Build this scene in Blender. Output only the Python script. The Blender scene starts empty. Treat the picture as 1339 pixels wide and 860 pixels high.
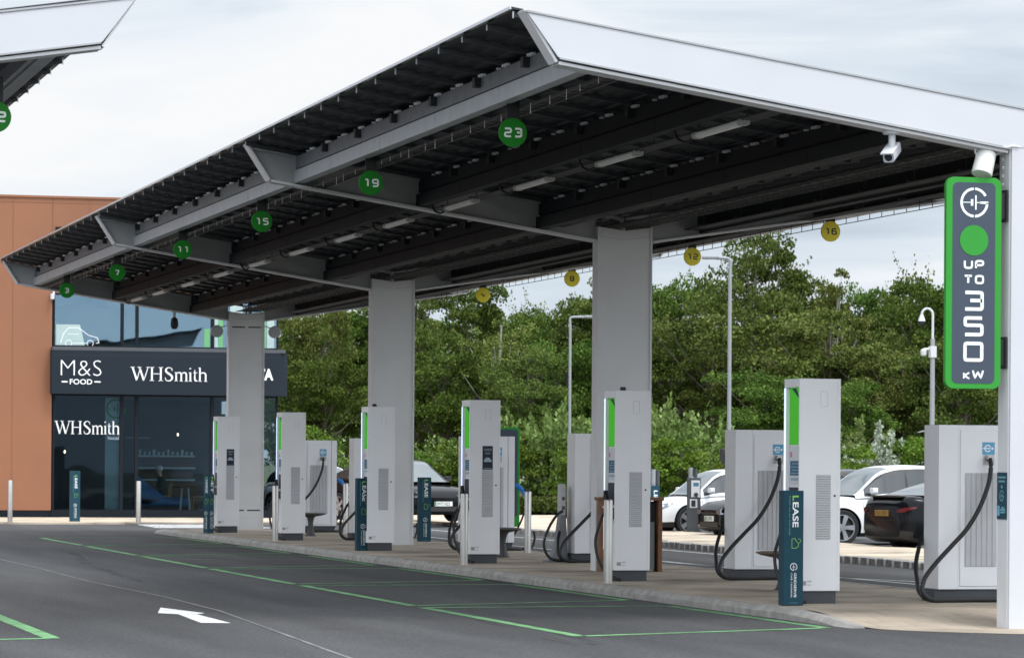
import bpy, bmesh, math, random
from mathutils import Vector, Matrix
R_ = random.Random(7)
scene = bpy.context.scene
COL = scene.collection
PI = math.pi
ROAD = -0.113

# ------------------------------------------------------------------ camera
F_PX, TH, ROLL, HOR = 4500.0, 0.2599, 0.0067, 605.0093
CAM = Vector((-14.0594, -32.0313, 1.5162))
c, s = math.cos(TH), math.sin(TH)
v_r, v_f, v_u = Vector((c, -s, 0)), Vector((s, c, 0)), Vector((0, 0, 1))
cr, sr = math.cos(ROLL), math.sin(ROLL)
right = v_r * cr + v_u * sr
up = v_u * cr - v_r * sr
cam_d = bpy.data.cameras.new('camera'); cam = bpy.data.objects.new('camera', cam_d); COL.objects.link(cam)
M = Matrix((right, up, -v_f)).transposed().to_4x4(); M.translation = CAM
cam.matrix_world = M
cam_d.sensor_fit = 'HORIZONTAL'; cam_d.sensor_width = 36
cam_d.lens = 36 * F_PX / 1339
cam_d.shift_x = 0.0
cam_d.shift_y = (HOR - 430) / 1339
cam_d.clip_start = 0.5; cam_d.clip_end = 3000
cam_d.dof.use_dof = True; cam_d.dof.focus_distance = 48; cam_d.dof.aperture_fstop = 5.6
scene.camera = cam

def ray(px, py):
    X, Y = px - 669.5, py - HOR
    x, y = X * cr + Y * sr, -X * sr + Y * cr
    return v_r * (x / F_PX) + v_f + v_u * (-y / F_PX)
def at(px, py, depth): return CAM + ray(px, py) * depth
def gnd(px, depth, z=ROAD):
    p = at(px, HOR, depth); return Vector((p.x, p.y, z))

# ------------------------------------------------------------------ materials
def _new(name):
    m = bpy.data.materials.new(name); m.use_nodes = True
    nt = m.node_tree; b = nt.nodes['Principled BSDF']
    return m, nt, b
def mat(name, rgb, rough=0.5, metal=0.0, var=0.06, scale=3.0, bump=0.0, bscale=60.0, spec=0.5, emit=None, estr=0.0, dirt=0.0):
    m, nt, b = _new(name)
    N, L = nt.nodes, nt.links
    tc = N.new('ShaderNodeTexCoord')
    nz = N.new('ShaderNodeTexNoise'); nz.inputs['Scale'].default_value = scale; nz.inputs['Detail'].default_value = 6
    L.new(tc.outputs['Object'], nz.inputs['Vector'])
    mp = N.new('ShaderNodeMapRange'); mp.inputs[1].default_value = 0.3; mp.inputs[2].default_value = 0.7
    mp.inputs[3].default_value = 1 - var; mp.inputs[4].default_value = 1 + var
    L.new(nz.outputs['Fac'], mp.inputs[0])
    mul = N.new('ShaderNodeVectorMath'); mul.operation = 'SCALE'; mul.inputs[0].default_value = rgb
    L.new(mp.outputs[0], mul.inputs['Scale'])
    L.new(mul.outputs[0], b.inputs['Base Color'])
    mr = N.new('ShaderNodeMapRange'); mr.inputs[3].default_value = max(0.02, rough - 0.06); mr.inputs[4].default_value = min(1, rough + 0.08)
    L.new(nz.outputs['Fac'], mr.inputs[0]); L.new(mr.outputs[0], b.inputs['Roughness'])
    b.inputs['Metallic'].default_value = metal
    b.inputs['Specular IOR Level'].default_value = spec
    if bump:
        n2 = N.new('ShaderNodeTexNoise'); n2.inputs['Scale'].default_value = bscale; n2.inputs['Detail'].default_value = 4
        L.new(tc.outputs['Object'], n2.inputs['Vector'])
        bp = N.new('ShaderNodeBump'); bp.inputs['Strength'].default_value = bump; bp.inputs['Distance'].default_value = 0.02
        L.new(n2.outputs['Fac'], bp.inputs['Height']); L.new(bp.outputs[0], b.inputs['Normal'])
    if emit:
        b.inputs['Emission Color'].default_value = (*emit, 1); b.inputs['Emission Strength'].default_value = estr
    return m

def ramp(N, stops):
    r = N.new('ShaderNodeValToRGB'); e = r.color_ramp.elements
    e[0].position, e[0].color = stops[0][0], (*stops[0][1], 1)
    e[1].position, e[1].color = stops[-1][0], (*stops[-1][1], 1)
    for p, col in stops[1:-1]:
        q = e.new(p); q.color = (*col, 1)
    return r

def asphalt_mat():
    m, nt, b = _new('asphalt'); N, L = nt.nodes, nt.links
    tc = N.new('ShaderNodeTexCoord')
    big = N.new('ShaderNodeTexNoise'); big.inputs['Scale'].default_value = 0.22; big.inputs['Detail'].default_value = 5
    mp = N.new('ShaderNodeMapping'); mp.inputs['Scale'].default_value = (1.6, 0.45, 1)
    L.new(tc.outputs['Object'], mp.inputs[0]); L.new(mp.outputs[0], big.inputs['Vector'])
    r1 = ramp(N, [(0.3, (0.048, 0.048, 0.050)), (0.5, (0.062, 0.062, 0.064)), (0.72, (0.084, 0.083, 0.084))])
    L.new(big.outputs['Fac'], r1.inputs[0])
    fine = N.new('ShaderNodeTexNoise'); fine.inputs['Scale'].default_value = 38; fine.inputs['Detail'].default_value = 8; fine.inputs['Roughness'].default_value = 0.75
    L.new(tc.outputs['Object'], fine.inputs['Vector'])
    mr = N.new('ShaderNodeMapRange'); mr.inputs[1].default_value = 0.3; mr.inputs[2].default_value = 0.7; mr.inputs[3].default_value = 0.60; mr.inputs[4].default_value = 1.42
    L.new(fine.outputs['Fac'], mr.inputs[0])
    # oil drips and wear: round dark spots
    vo = N.new('ShaderNodeTexVoronoi'); vo.inputs['Scale'].default_value = 0.55
    L.new(tc.outputs['Object'], vo.inputs['Vector'])
    m2 = N.new('ShaderNodeMapRange'); m2.inputs[1].default_value = 0.04; m2.inputs[2].default_value = 0.22; m2.inputs[3].default_value = 0.86; m2.inputs[4].default_value = 1.0
    L.new(vo.outputs['Distance'], m2.inputs[0])
    # small pale stones and litter specks
    v2 = N.new('ShaderNodeTexVoronoi'); v2.inputs['Scale'].default_value = 1.7
    L.new(tc.outputs['Object'], v2.inputs['Vector'])
    m3 = N.new('ShaderNodeMapRange'); m3.inputs[1].default_value = 0.022; m3.inputs[2].default_value = 0.03; m3.inputs[3].default_value = 2.2; m3.inputs[4].default_value = 1.0
    L.new(v2.outputs['Distance'], m3.inputs[0])
    g2 = N.new('ShaderNodeTexNoise'); g2.inputs['Scale'].default_value = 1.0; g2.inputs['Detail'].default_value = 3; g2.inputs['Roughness'].default_value = 0.8
    mpg = N.new('ShaderNodeMapping'); mpg.inputs['Scale'].default_value = (30, 7, 1); L.new(tc.outputs['Object'], mpg.inputs[0]); L.new(mpg.outputs[0], g2.inputs['Vector'])
    mg = N.new('ShaderNodeMapRange'); mg.inputs[1].default_value = 0.3; mg.inputs[2].default_value = 0.7; mg.inputs[3].default_value = 0.72; mg.inputs[4].default_value = 1.28; L.new(g2.outputs['Fac'], mg.inputs[0])
    g3 = N.new('ShaderNodeTexNoise'); g3.inputs['Scale'].default_value = 1.0; g3.inputs['Detail'].default_value = 4
    mp3 = N.new('ShaderNodeMapping'); mp3.inputs['Scale'].default_value = (1.1, 0.10, 1); mp3.inputs['Rotation'].default_value = (0, 0, .12); L.new(tc.outputs['Object'], mp3.inputs[0]); L.new(mp3.outputs[0], g3.inputs['Vector'])
    m4 = N.new('ShaderNodeMapRange'); m4.inputs[1].default_value = 0.38; m4.inputs[2].default_value = 0.62; m4.inputs[3].default_value = 0.84; m4.inputs[4].default_value = 1.12; L.new(g3.outputs['Fac'], m4.inputs[0])
    q1 = N.new('ShaderNodeMath'); q1.operation = 'MULTIPLY'; L.new(mr.outputs[0], q1.inputs[0]); L.new(mg.outputs[0], q1.inputs[1])
    mr = N.new('ShaderNodeMath'); mr.operation = 'MULTIPLY'; L.new(q1.outputs[0], mr.inputs[0]); L.new(m4.outputs[0], mr.inputs[1])
    a = N.new('ShaderNodeMath'); a.operation = 'MULTIPLY'; L.new(mr.outputs[0], a.inputs[0]); L.new(m2.outputs[0], a.inputs[1])
    a2 = N.new('ShaderNodeMath'); a2.operation = 'MULTIPLY'; L.new(a.outputs[0], a2.inputs[0]); L.new(m3.outputs[0], a2.inputs[1])
    sc = N.new('ShaderNodeVectorMath'); sc.operation = 'SCALE'; L.new(r1.outputs[0], sc.inputs[0]); L.new(a2.outputs[0], sc.inputs['Scale'])
    L.new(sc.outputs[0], b.inputs['Base Color'])
    b.inputs['Roughness'].default_value = 0.88; b.inputs['Specular IOR Level'].default_value = 0.25
    bp = N.new('ShaderNodeBump'); bp.inputs['Strength'].default_value = 0.35; bp.inputs['Distance'].default_value = 0.012
    L.new(fine.outputs['Fac'], bp.inputs['Height']); L.new(bp.outputs[0], b.inputs['Normal'])
    return m

def paving_mat(name, c0, c1, c2, bw=0.2, bh=0.1, mortar=(0.16, 0.14, 0.12)):
    m, nt, b = _new(name); N, L = nt.nodes, nt.links
    tc = N.new('ShaderNodeTexCoord')
    br = N.new('ShaderNodeTexBrick'); br.inputs['Scale'].default_value = 1
    br.inputs['Brick Width'].default_value = bw; br.inputs['Row Height'].default_value = bh
    br.inputs['Mortar Size'].default_value = 0.004; br.inputs['Color1'].default_value = (*c0, 1); br.inputs['Color2'].default_value = (*c1, 1)
    br.inputs['Mortar'].default_value = (*mortar, 1)
    L.new(tc.outputs['Object'], br.inputs['Vector'])
    nz = N.new('ShaderNodeTexNoise'); nz.inputs['Scale'].default_value = 0.8; nz.inputs['Detail'].default_value = 7
    L.new(tc.outputs['Object'], nz.inputs['Vector'])
    mr = N.new('ShaderNodeMapRange'); mr.inputs[1].default_value = 0.3; mr.inputs[2].default_value = 0.72
    L.new(nz.outputs['Fac'], mr.inputs[0])
    mx = N.new('ShaderNodeMix'); mx.data_type = 'RGBA'; mx.blend_type = 'MULTIPLY'; mx.inputs[0].default_value = 1
    rp = ramp(N, [(0.0, (0.50, 0.48, 0.46)), (0.35, (0.86, 0.85, 0.83)), (0.6, (1.0, 1.0, 0.98)), (1.0, (1.25, 1.23, 1.2))])
    L.new(mr.outputs[0], rp.inputs[0]); L.new(br.outputs['Color'], mx.inputs[6]); L.new(rp.outputs[0], mx.inputs[7])
    L.new(mx.outputs[2], b.inputs['Base Color'])
    b.inputs['Roughness'].default_value = 0.85; b.inputs['Specular IOR Level'].default_value = 0.3
    return m

def leaf_mat(name, dark, light, tip):
    m, nt, b = _new(name); N, L = nt.nodes, nt.links
    oi = N.new('ShaderNodeObjectInfo'); geo = N.new('ShaderNodeNewGeometry'); tc = N.new('ShaderNodeTexCoord')
    nz = N.new('ShaderNodeTexNoise'); nz.inputs['Scale'].default_value = 0.7; nz.inputs['Detail'].default_value = 3
    L.new(tc.outputs['Object'], nz.inputs['Vector'])
    ad = N.new('ShaderNodeMath'); ad.operation = 'MULTIPLY_ADD'; ad.inputs[1].default_value = 0.45; L.new(geo.outputs['Random Per Island'], ad.inputs[0])
    s2 = N.new('ShaderNodeMath'); s2.operation = 'MULTIPLY_ADD'; s2.inputs[1].default_value = 0.9; s2.inputs[2].default_value = -0.18
    L.new(nz.outputs['Fac'], s2.inputs[0]); L.new(s2.outputs[0], ad.inputs[2])
    rp = ramp(N, [(0.15, dark), (0.55, light), (0.95, tip)]); L.new(ad.outputs[0], rp.inputs[0])
    hs = N.new('ShaderNodeHueSaturation')
    mr = N.new('ShaderNodeMapRange'); mr.inputs[3].default_value = 0.485; mr.inputs[4].default_value = 0.515
    L.new(oi.outputs['Random'], mr.inputs[0]); L.new(mr.outputs[0], hs.inputs['Hue'])
    mv = N.new('ShaderNodeMapRange'); mv.inputs[3].default_value = 0.8; mv.inputs[4].default_value = 1.25
    L.new(oi.outputs['Random'], mv.inputs[0]); L.new(mv.outputs[0], hs.inputs['Value'])
    L.new(rp.outputs[0], hs.inputs['Color'])
    out = N['Material Output']
    b.inputs['Roughness'].default_value = 0.6; b.inputs['Specular IOR Level'].default_value = 0.12
    L.new(hs.outputs[0], b.inputs['Base Color'])
    tr = N.new('ShaderNodeBsdfTranslucent'); L.new(hs.outputs[0], tr.inputs['Color'])
    ms = N.new('ShaderNodeMixShader'); ms.inputs[0].default_value = 0.14
    L.new(b.outputs[0], ms.inputs[1]); L.new(tr.outputs[0], ms.inputs[2]); L.new(ms.outputs[0], out.inputs['Surface'])
    return m

def glass_mat(name, tint=(0.75, 0.82, 0.85), base=0.02, refl=(0.9, 0.95, 1.0), ior=1.5):
    m, nt, b = _new(name); N, L = nt.nodes, nt.links
    N.remove(b); out = N['Material Output']
    t = N.new('ShaderNodeBsdfTransparent'); t.inputs[0].default_value = (*tint, 1)
    g = N.new('ShaderNodeBsdfGlossy'); g.inputs['Color'].default_value = (*refl, 1); g.inputs['Roughness'].default_value = 0.02
    fr = N.new('ShaderNodeFresnel'); fr.inputs[0].default_value = ior
    a = N.new('ShaderNodeMath'); a.operation = 'ADD'; a.use_clamp = True; a.inputs[1].default_value = base
    tc = N.new('ShaderNodeTexCoord'); nz = N.new('ShaderNodeTexNoise'); nz.inputs['Scale'].default_value = 0.9; nz.inputs['Detail'].default_value = 1
    L.new(tc.outputs['Object'], nz.inputs['Vector'])
    bp = N.new('ShaderNodeBump'); bp.inputs['Strength'].default_value = 0.06; bp.inputs['Distance'].default_value = 0.05
    L.new(nz.outputs['Fac'], bp.inputs['Height']); L.new(bp.outputs[0], g.inputs['Normal'])
    L.new(fr.outputs[0], a.inputs[0])
    mx = N.new('ShaderNodeMixShader'); L.new(a.outputs[0], mx.inputs[0]); L.new(t.outputs[0], mx.inputs[1]); L.new(g.outputs[0], mx.inputs[2])
    L.new(mx.outputs[0], out.inputs['Surface'])
    return m

K = {}
K['asphalt'] = asphalt_mat()
K['pave'] = paving_mat('island paving', (0.41, 0.345, 0.275), (0.355, 0.298, 0.238), None, 0.4, 0.4)
K['pave2'] = paving_mat('buff paving', (0.55, 0.46, 0.36), (0.50, 0.42, 0.33), None, 0.4, 0.4, (0.35, 0.3, 0.25))
K['kerb'] = mat('kerb stone', (0.30, 0.285, 0.265), 0.85, var=0.25, scale=6, bump=0.3)
K['sett'] = mat('sett', (0.26, 0.25, 0.24), 0.85, var=0.3, scale=9)
K['white'] = mat('white cladding', (0.545, 0.555, 0.58), 0.45, var=0.035, scale=0.9, spec=0.2)
K['steel_w'] = mat('white painted steel', (0.62, 0.62, 0.63), 0.45, var=0.05, scale=2)
K['col'] = mat('column panel', (0.62, 0.62, 0.622), 0.5, var=0.05, scale=1.5)
K['trim'] = mat('grey edge trim', (0.36, 0.37, 0.38), 0.45, var=0.08)
K['arm'] = mat('grey painted arm', (0.36, 0.365, 0.37), 0.5, var=0.08, scale=2)
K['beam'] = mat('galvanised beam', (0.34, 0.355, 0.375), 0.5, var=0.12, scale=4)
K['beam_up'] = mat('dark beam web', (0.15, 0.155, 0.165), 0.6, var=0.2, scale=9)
K['beam_shade'] = mat('shade-darkened beam', (0.013, 0.0155, 0.019), 0.7, var=0.15, scale=2, spec=0.25)  # inner copy of the beam colour, darkened for the shade under the roof
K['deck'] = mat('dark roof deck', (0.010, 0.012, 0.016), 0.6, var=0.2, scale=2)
K['rail'] = mat('roof rail', (0.045, 0.048, 0.054), 0.6, var=0.15, scale=5)
K['railend'] = mat('aluminium', (0.6, 0.62, 0.64), 0.35, 0.8, var=0.08)
K['module'] = mat('solar module', (0.012, 0.014, 0.022), 0.2, var=0.1)
K['black'] = mat('black bracket', (0.012, 0.012, 0.013), 0.6, var=0.2)
K['conduit'] = mat('conduit', (0.060, 0.060, 0.056), 0.6, 0.0, var=0.15, scale=5)
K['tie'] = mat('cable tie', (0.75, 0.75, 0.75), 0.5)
K['body'] = mat('charger grey', (0.75, 0.75, 0.765), 0.45, var=0.03, scale=1.5, bump=0.05, bscale=120)
K['panel'] = mat('charger panel', (0.62, 0.62, 0.64), 0.45, var=0.03, scale=1.5)
K['vent'] = mat('louvre grey', (0.47, 0.47, 0.48), 0.5, var=0.05)
K['plinth'] = mat('plinth', (0.05, 0.056, 0.064), 0.65, var=0.12)
K['rubber'] = mat('black rubber', (0.008, 0.008, 0.009), 0.5, var=0.2)
K['led'] = mat('led strip', (0.8, 0.85, 1.0), 0.4, emit=(0.50, 0.66, 1.0), estr=0.95)
K['screen_g'] = mat('green screen', (0.02, 0.10, 0.015), 0.9, emit=(0.06, 0.36, 0.03), estr=0.75, spec=0.0)
K['info'] = mat('info label', (0.07, 0.16, 0.24), 0.8, spec=0.1)
K['info2'] = mat('info label light', (0.35, 0.42, 0.48), 0.8, spec=0.1)
K['pink'] = mat('pink mark', (0.6, 0.12, 0.25), 0.4)
K['dark_s'] = mat('dark screen', (0.03, 0.035, 0.05), 0.5, spec=0.15)
K['teal'] = mat('teal sign sleeve', (0.012, 0.052, 0.076), 0.6, var=0.08, scale=4, spec=0.2)
K['txt'] = mat('white lettering', (0.8, 0.82, 0.84), 0.45)
K['txt_g'] = mat('green lettering', (0.25, 0.55, 0.08), 0.45)
K['txt_t'] = mat('pale teal lettering', (0.12, 0.32, 0.36), 0.5)
K['steel'] = mat('brushed steel', (0.46, 0.445, 0.42), 0.38, 1.0, var=0.06, scale=6)
K['seat'] = mat('dark seat', (0.05, 0.05, 0.052), 0.6, var=0.1)
K['seat_w'] = mat('brown timber seat', (0.12, 0.075, 0.05), 0.6, var=0.25, scale=8)
K['wood'] = mat('bin timber', (0.17, 0.075, 0.032), 0.6, var=0.3, scale=9)
K['bin'] = mat('bin metal', (0.13, 0.135, 0.125), 0.5, 0.2, var=0.06)
K['wedge'] = mat('grey moulded stand', (0.20, 0.21, 0.23), 0.6, var=0.06)
K['blue'] = mat('blue plastic', (0.012, 0.20, 0.60), 0.4, var=0.1)
K['sticker'] = mat('blue sticker', (0.10, 0.33, 0.52), 0.45)
K['green'] = mat('sign green', (0.035, 0.28, 0.038), 0.5, var=0.03, spec=0.2)
K['disc_g'] = mat('green disc', (0.010, 0.19, 0.014), 0.5, var=0.06, spec=0.2)
K['disc_y'] = mat('yellow disc', (0.78, 0.66, 0.02), 0.5, var=0.06)
K['slate'] = mat('sign slate', (0.058, 0.074, 0.102), 0.5, var=0.04, spec=0.2)
K['num'] = mat('numeral white', (0.8, 0.82, 0.8), 0.5)
K['num_d'] = mat('numeral dark', (0.03, 0.03, 0.012), 0.5)
K['green_p'] = mat('green line paint', (0.13, 0.30, 0.13), 0.8, var=0.42, scale=3.5)
K['white_p'] = mat('white line paint', (0.68, 0.68, 0.68), 0.75, var=0.16, scale=3)
K['white_wp'] = mat('worn white line paint', (0.45, 0.45, 0.44), 0.8, var=0.3, scale=3)
K['joint'] = mat('asphalt joint sealant', (0.17, 0.165, 0.16), 0.8, var=0.4, scale=1.5)
K['lampgrey'] = mat('galvanised post', (0.27, 0.285, 0.30), 0.55, 0.1, var=0.06)
K['fixt'] = mat('light diffuser', (0.75, 0.75, 0.72), 0.4)
K['fixb'] = mat('light body', (0.42, 0.42, 0.40), 0.5)
K['orange'] = mat('copper cladding', (0.245, 0.100, 0.048), 0.6, 0.0, var=0.09, scale=0.5, bump=0.03, bscale=3)
K['orange_d'] = mat('cladding joint', (0.20, 0.085, 0.045), 0.7)
K['band'] = mat('slate fascia band', (0.014, 0.021, 0.030), 0.6, var=0.06, spec=0.15)
K['frame'] = mat('window frame', (0.010, 0.013, 0.018), 0.6, spec=0.12)
K['sill'] = mat('grey sill', (0.06, 0.066, 0.076), 0.55)
K['skid'] = mat('tyre mark', (0.03, 0.03, 0.031), 0.9, var=0.3)
_m = K['skid']; _n, _l = _m.node_tree.nodes, _m.node_tree.links
_t = _n.new('ShaderNodeTexCoord'); _p = _n.new('ShaderNodeMapping'); _p.inputs['Scale'].default_value = (9, .5, 1); _z = _n.new('ShaderNodeTexNoise'); _z.inputs['Scale'].default_value = 1.0; _z.inputs['Detail'].default_value = 5
_l.new(_t.outputs['Object'], _p.inputs[0]); _l.new(_p.outputs[0], _z.inputs['Vector'])
_r = _n.new('ShaderNodeMapRange'); _r.inputs[1].default_value = .42; _r.inputs[2].default_value = .66; _r.inputs[3].default_value = 0; _r.inputs[4].default_value = .3
_l.new(_z.outputs['Fac'], _r.inputs[0]); _l.new(_r.outputs[0], _n['Principled BSDF'].inputs['Alpha'])
K['glass_up'] = glass_mat('tinted upper glass', (0.62, 0.74, 0.78), 0.13, (0.44, 0.64, 0.80))
K['glass_lo'] = glass_mat('shopfront glass', (0.60, 0.68, 0.72), 0.0, (0.24, 0.32, 0.40), 1.42)
K['in_dark'] = mat('dark interior wall', (0.05, 0.055, 0.06), 0.8, var=0.3, scale=0.6)
K['in_green'] = mat('green interior panel', (0.13, 0.36, 0.15), 0.7)
K['in_pale'] = mat('pale interior panel', (0.36, 0.46, 0.45), 0.7)
K['refl_blue'] = mat('reflected car blue', (0.05, 0.16, 0.34), 0.6, var=0.5, scale=2)
K['in_brown'] = mat('brown counter', (0.10, 0.055, 0.035), 0.6)
K['in_floor'] = mat('shop floor', (0.12, 0.12, 0.12), 0.5)
K['in_yellow'] = mat('yellow chair frame', (0.5, 0.36, 0.08), 0.5)
K['lamp_on'] = mat('lit pendant lamp', (1, 0.8, 0.5), 0.5, emit=(1, 0.75, 0.45), estr=8)
K['ceil_on'] = mat('lit ceiling strip', (1, 1, 1), 0.5, emit=(0.8, 1.0, 0.9), estr=1.2)
K['skin'] = mat('skin', (0.50, 0.30, 0.22), 0.6)
K['hair'] = mat('grey hair', (0.55, 0.53, 0.50), 0.7)
K['coat'] = mat('dark green jacket', (0.025, 0.04, 0.035), 0.8)
K['jean'] = mat('dark trousers', (0.03, 0.04, 0.07), 0.8)
K['bark'] = mat('bark', (0.10, 0.085, 0.068), 0.9, var=0.3, scale=5)
K['bark_p'] = mat('pale bare branch', (0.30, 0.28, 0.25), 0.9, var=0.2, scale=5)
K['leaf1'] = leaf_mat('broadleaf', (0.018, 0.040, 0.006), (0.075, 0.122, 0.018), (0.165, 0.212, 0.048))
K['leaf2'] = leaf_mat('yellowing leaf', (0.030, 0.048, 0.009), (0.110, 0.140, 0.028), (0.235, 0.242, 0.080))
K['leaf3'] = leaf_mat('pale shrub leaf', (0.055, 0.095, 0.024), (0.150, 0.225, 0.056), (0.33, 0.42, 0.175))
K['leaf4'] = leaf_mat('silver leaf', (0.17, 0.20, 0.15), (0.34, 0.38, 0.30), (0.58, 0.62, 0.54))
K['leaf5'] = leaf_mat('hedge leaf', (0.042, 0.080, 0.010), (0.110, 0.190, 0.022), (0.22, 0.31, 0.056))
K['leaf6'] = leaf_mat('olive leaf', (0.022, 0.040, 0.007), (0.085, 0.122, 0.022), (0.172, 0.202, 0.060))
K['grass'] = mat('rough grass', (0.115, 0.125, 0.042), 0.95, var=0.45, scale=1.4, bump=0.6, bscale=14)
K['earth'] = mat('far ground', (0.11, 0.11, 0.06), 0.95, var=0.3, scale=0.15)
# cars
K['car_black'] = mat('black car paint', (0.005, 0.006, 0.008), 0.14, var=0.05, spec=0.16)
K['car_white'] = mat('white car paint', (0.74, 0.75, 0.77), 0.2, var=0.02, spec=0.6)
K['car_grey'] = mat('grey car paint', (0.05, 0.055, 0.062), 0.18, 0.3, var=0.05)
K['car_trim'] = mat('car trim', (0.012, 0.012, 0.013), 0.5)
K['car_screen'] = mat('windscreen glass', (0.10, 0.12, 0.125), 0.04, spec=1.0)
K['car_glass'] = mat('car glass', (0.016, 0.022, 0.026), 0.05, spec=0.9)
K['car_lamp'] = mat('headlamp glass', (0.16, 0.18, 0.20), 0.1, 0.4)
K['car_tail'] = mat('tail lamp', (0.10, 0.008, 0.010), 0.2)
K['tyre'] = mat('tyre', (0.014, 0.014, 0.015), 0.85)
K['rim'] = mat('alloy rim', (0.55, 0.56, 0.58), 0.3, 0.85)
K['plate_w'] = mat('white number plate', (0.72, 0.75, 0.72), 0.4)
K['plate_y'] = mat('yellow number plate', (0.34, 0.20, 0.03), 0.5)
K['plate_t'] = mat('plate lettering', (0.01, 0.01, 0.012), 0.5)

# ------------------------------------------------------------------ mesh helper
class MB:
    def __init__(self): self.v, self.f, self.m = [], [], []
    def add(self, vs, fs, m=0):
        o = len(self.v); self.v += [tuple(p) for p in vs]
        for f in fs: self.f.append([i + o for i in f]); self.m.append(m)
        return self
    def box(self, x0, x1, y0, y1, z0, z1, m=0):
        vs = [(x, y, z) for z in (z0, z1) for y in (y0, y1) for x in (x0, x1)]
        return self.add(vs, [(0, 2, 3, 1), (4, 5, 7, 6), (0, 1, 5, 4), (2, 6, 7, 3), (0, 4, 6, 2), (1, 3, 7, 5)], m)
    def quad(self, a, b, c_, d, m=0): return self.add([a, b, c_, d], [(0, 1, 2, 3)], m)
    def prism(self, pts, o, ux, uy, un, d0, d1, m=0):
        """pts 2D polygon in plane (ux,uy) at o, extruded along un from d0 to d1"""
        o, ux, uy, un = map(Vector, (o, ux, uy, un)); n = len(pts)
        a = [o + ux * p[0] + uy * p[1] + un * d0 for p in pts]; b = [o + ux * p[0] + uy * p[1] + un * d1 for p in pts]
        fs = [list(range(n))[::-1], list(range(n, 2 * n))] + [(i, (i + 1) % n, n + (i + 1) % n, n + i) for i in range(n)]
        return self.add(a + b, fs, m)
    def tube(self, path, r, n=8, m=0, r2=None, closed=False):
        P = [Vector(p) for p in path]; k = len(P); vs, fs = [], []
        ref = Vector((0, 0, 1))
        for i, p in enumerate(P):
            if closed: t = (P[(i + 1) % k] - P[i - 1])
            else: t = P[min(i + 1, k - 1)] - P[max(i - 1, 0)]
            t.normalize()
            if abs(t.dot(ref)) > 0.95: ref = Vector((1, 0, 0)) if abs(t.x) < 0.9 else Vector((0, 1, 0))
            a = t.cross(ref).normalized(); b = t.cross(a).normalized(); ref = b.cross(t) if False else ref
            rr = r if r2 is None else r + (r2 - r) * i / (k - 1)
            for j in range(n):
                an = 2 * PI * j / n; vs.append(p + a * (math.cos(an) * rr) + b * (math.sin(an) * rr))
        rng = range(k) if closed else range(k - 1)
        for i in rng:
            i2 = (i + 1) % k
            for j in range(n):
                j2 = (j + 1) % n; fs.append((i * n + j, i * n + j2, i2 * n + j2, i2 * n + j))
        if not closed: fs += [list(range(n))[::-1], list(range((k - 1) * n, k * n))]
        return self.add(vs, fs, m)
    def cyl(self, p0, p1, r, n=16, m=0, r2=None): return self.tube([p0, p1], r, n, m, r2)
    def lathe(self, prof, o=(0, 0, 0), axis='z', n=24, m=0, cap=True):
        vs, fs = [], []; k = len(prof)
        for (r, h) in prof:
            for j in range(n):
                a = 2 * PI * j / n; x, y = r * math.cos(a), r * math.sin(a)
                p = {'z': (x, y, h), 'y': (x, h, y), 'x': (h, x, y)}[axis]
                vs.append((p[0] + o[0], p[1] + o[1], p[2] + o[2]))
        for i in range(k - 1):
            for j in range(n):
                j2 = (j + 1) % n; fs.append((i * n + j, i * n + j2, (i + 1) * n + j2, (i + 1) * n + j))
        if cap: fs += [list(range(n))[::-1], list(range((k - 1) * n, k * n))]
        return self.add(vs, fs, m)
    def build(self, name, mats, parent=None, smooth=False, bevel=0.0, angle=35, loc=None):
        me = bpy.data.meshes.new(name); me.from_pydata(self.v, [], self.f)
        mats = mats if isinstance(mats, (list, tuple)) else [mats]
        for mm in mats: me.materials.append(K[mm] if isinstance(mm, str) else mm)
        me.polygons.foreach_set('material_index', self.m)
        bm = bmesh.new(); bm.from_mesh(me)
        bmesh.ops.recalc_face_normals(bm, faces=bm.faces[:])
        if bevel:
            es = [e for e in bm.edges if len(e.link_faces) == 2 and e.calc_face_angle(0) > 0.6]
            bmesh.ops.bevel(bm, geom=es, offset=bevel, segments=2, affect='EDGES', profile=0.5, clamp_overlap=True)
        bm.to_mesh(me); bm.free()
        if smooth:
            me.polygons.foreach_set('use_smooth', [True] * len(me.polygons)); me.set_sharp_from_angle(angle=math.radians(angle))
        ob = bpy.data.objects.new(name, me); COL.objects.link(ob)
        if parent is not None: ob.parent = parent
        if loc is not None: ob.location = loc
        return ob

def tag(o, label=None, cat=None, group=None, kind=None):
    if label: o['label'] = label
    if cat: o['category'] = cat
    if group: o['group'] = group
    if kind: o['kind'] = kind
    return o
def thing(name, label, cat, loc=(0, 0, 0), rotz=0.0, group=None):
    o = bpy.data.objects.new(name, None); o.empty_display_size = 0.3; COL.objects.link(o)
    o.location = loc; o.rotation_euler = (0, 0, rotz)
    return tag(o, label, cat, group)
def kids(o): return [x for x in bpy.data.objects if x.parent == o]
def copy_tree(o, parent=None, ch=None):
    ch = ch or {}
    q = o.copy(); COL.objects.link(q)
    if parent is not None: q.parent = parent
    for k in list(o.children): copy_tree(k, q)
    return q
def catmull(pts, n=10):
    P = [Vector(p) for p in pts]; P = [P[0] * 2 - P[1]] + P + [P[-1] * 2 - P[-2]]; out = []
    for i in range(1, len(P) - 2):
        p0, p1, p2, p3 = P[i - 1:i + 3]
        for j in range(n):
            t = j / n
            out.append(0.5 * ((2 * p1) + (p2 - p0) * t + (2 * p0 - 5 * p1 + 4 * p2 - p3) * t * t + (3 * p1 - p0 - 3 * p2 + p3) * t ** 3))
    out.append(P[-2]); return out
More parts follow.
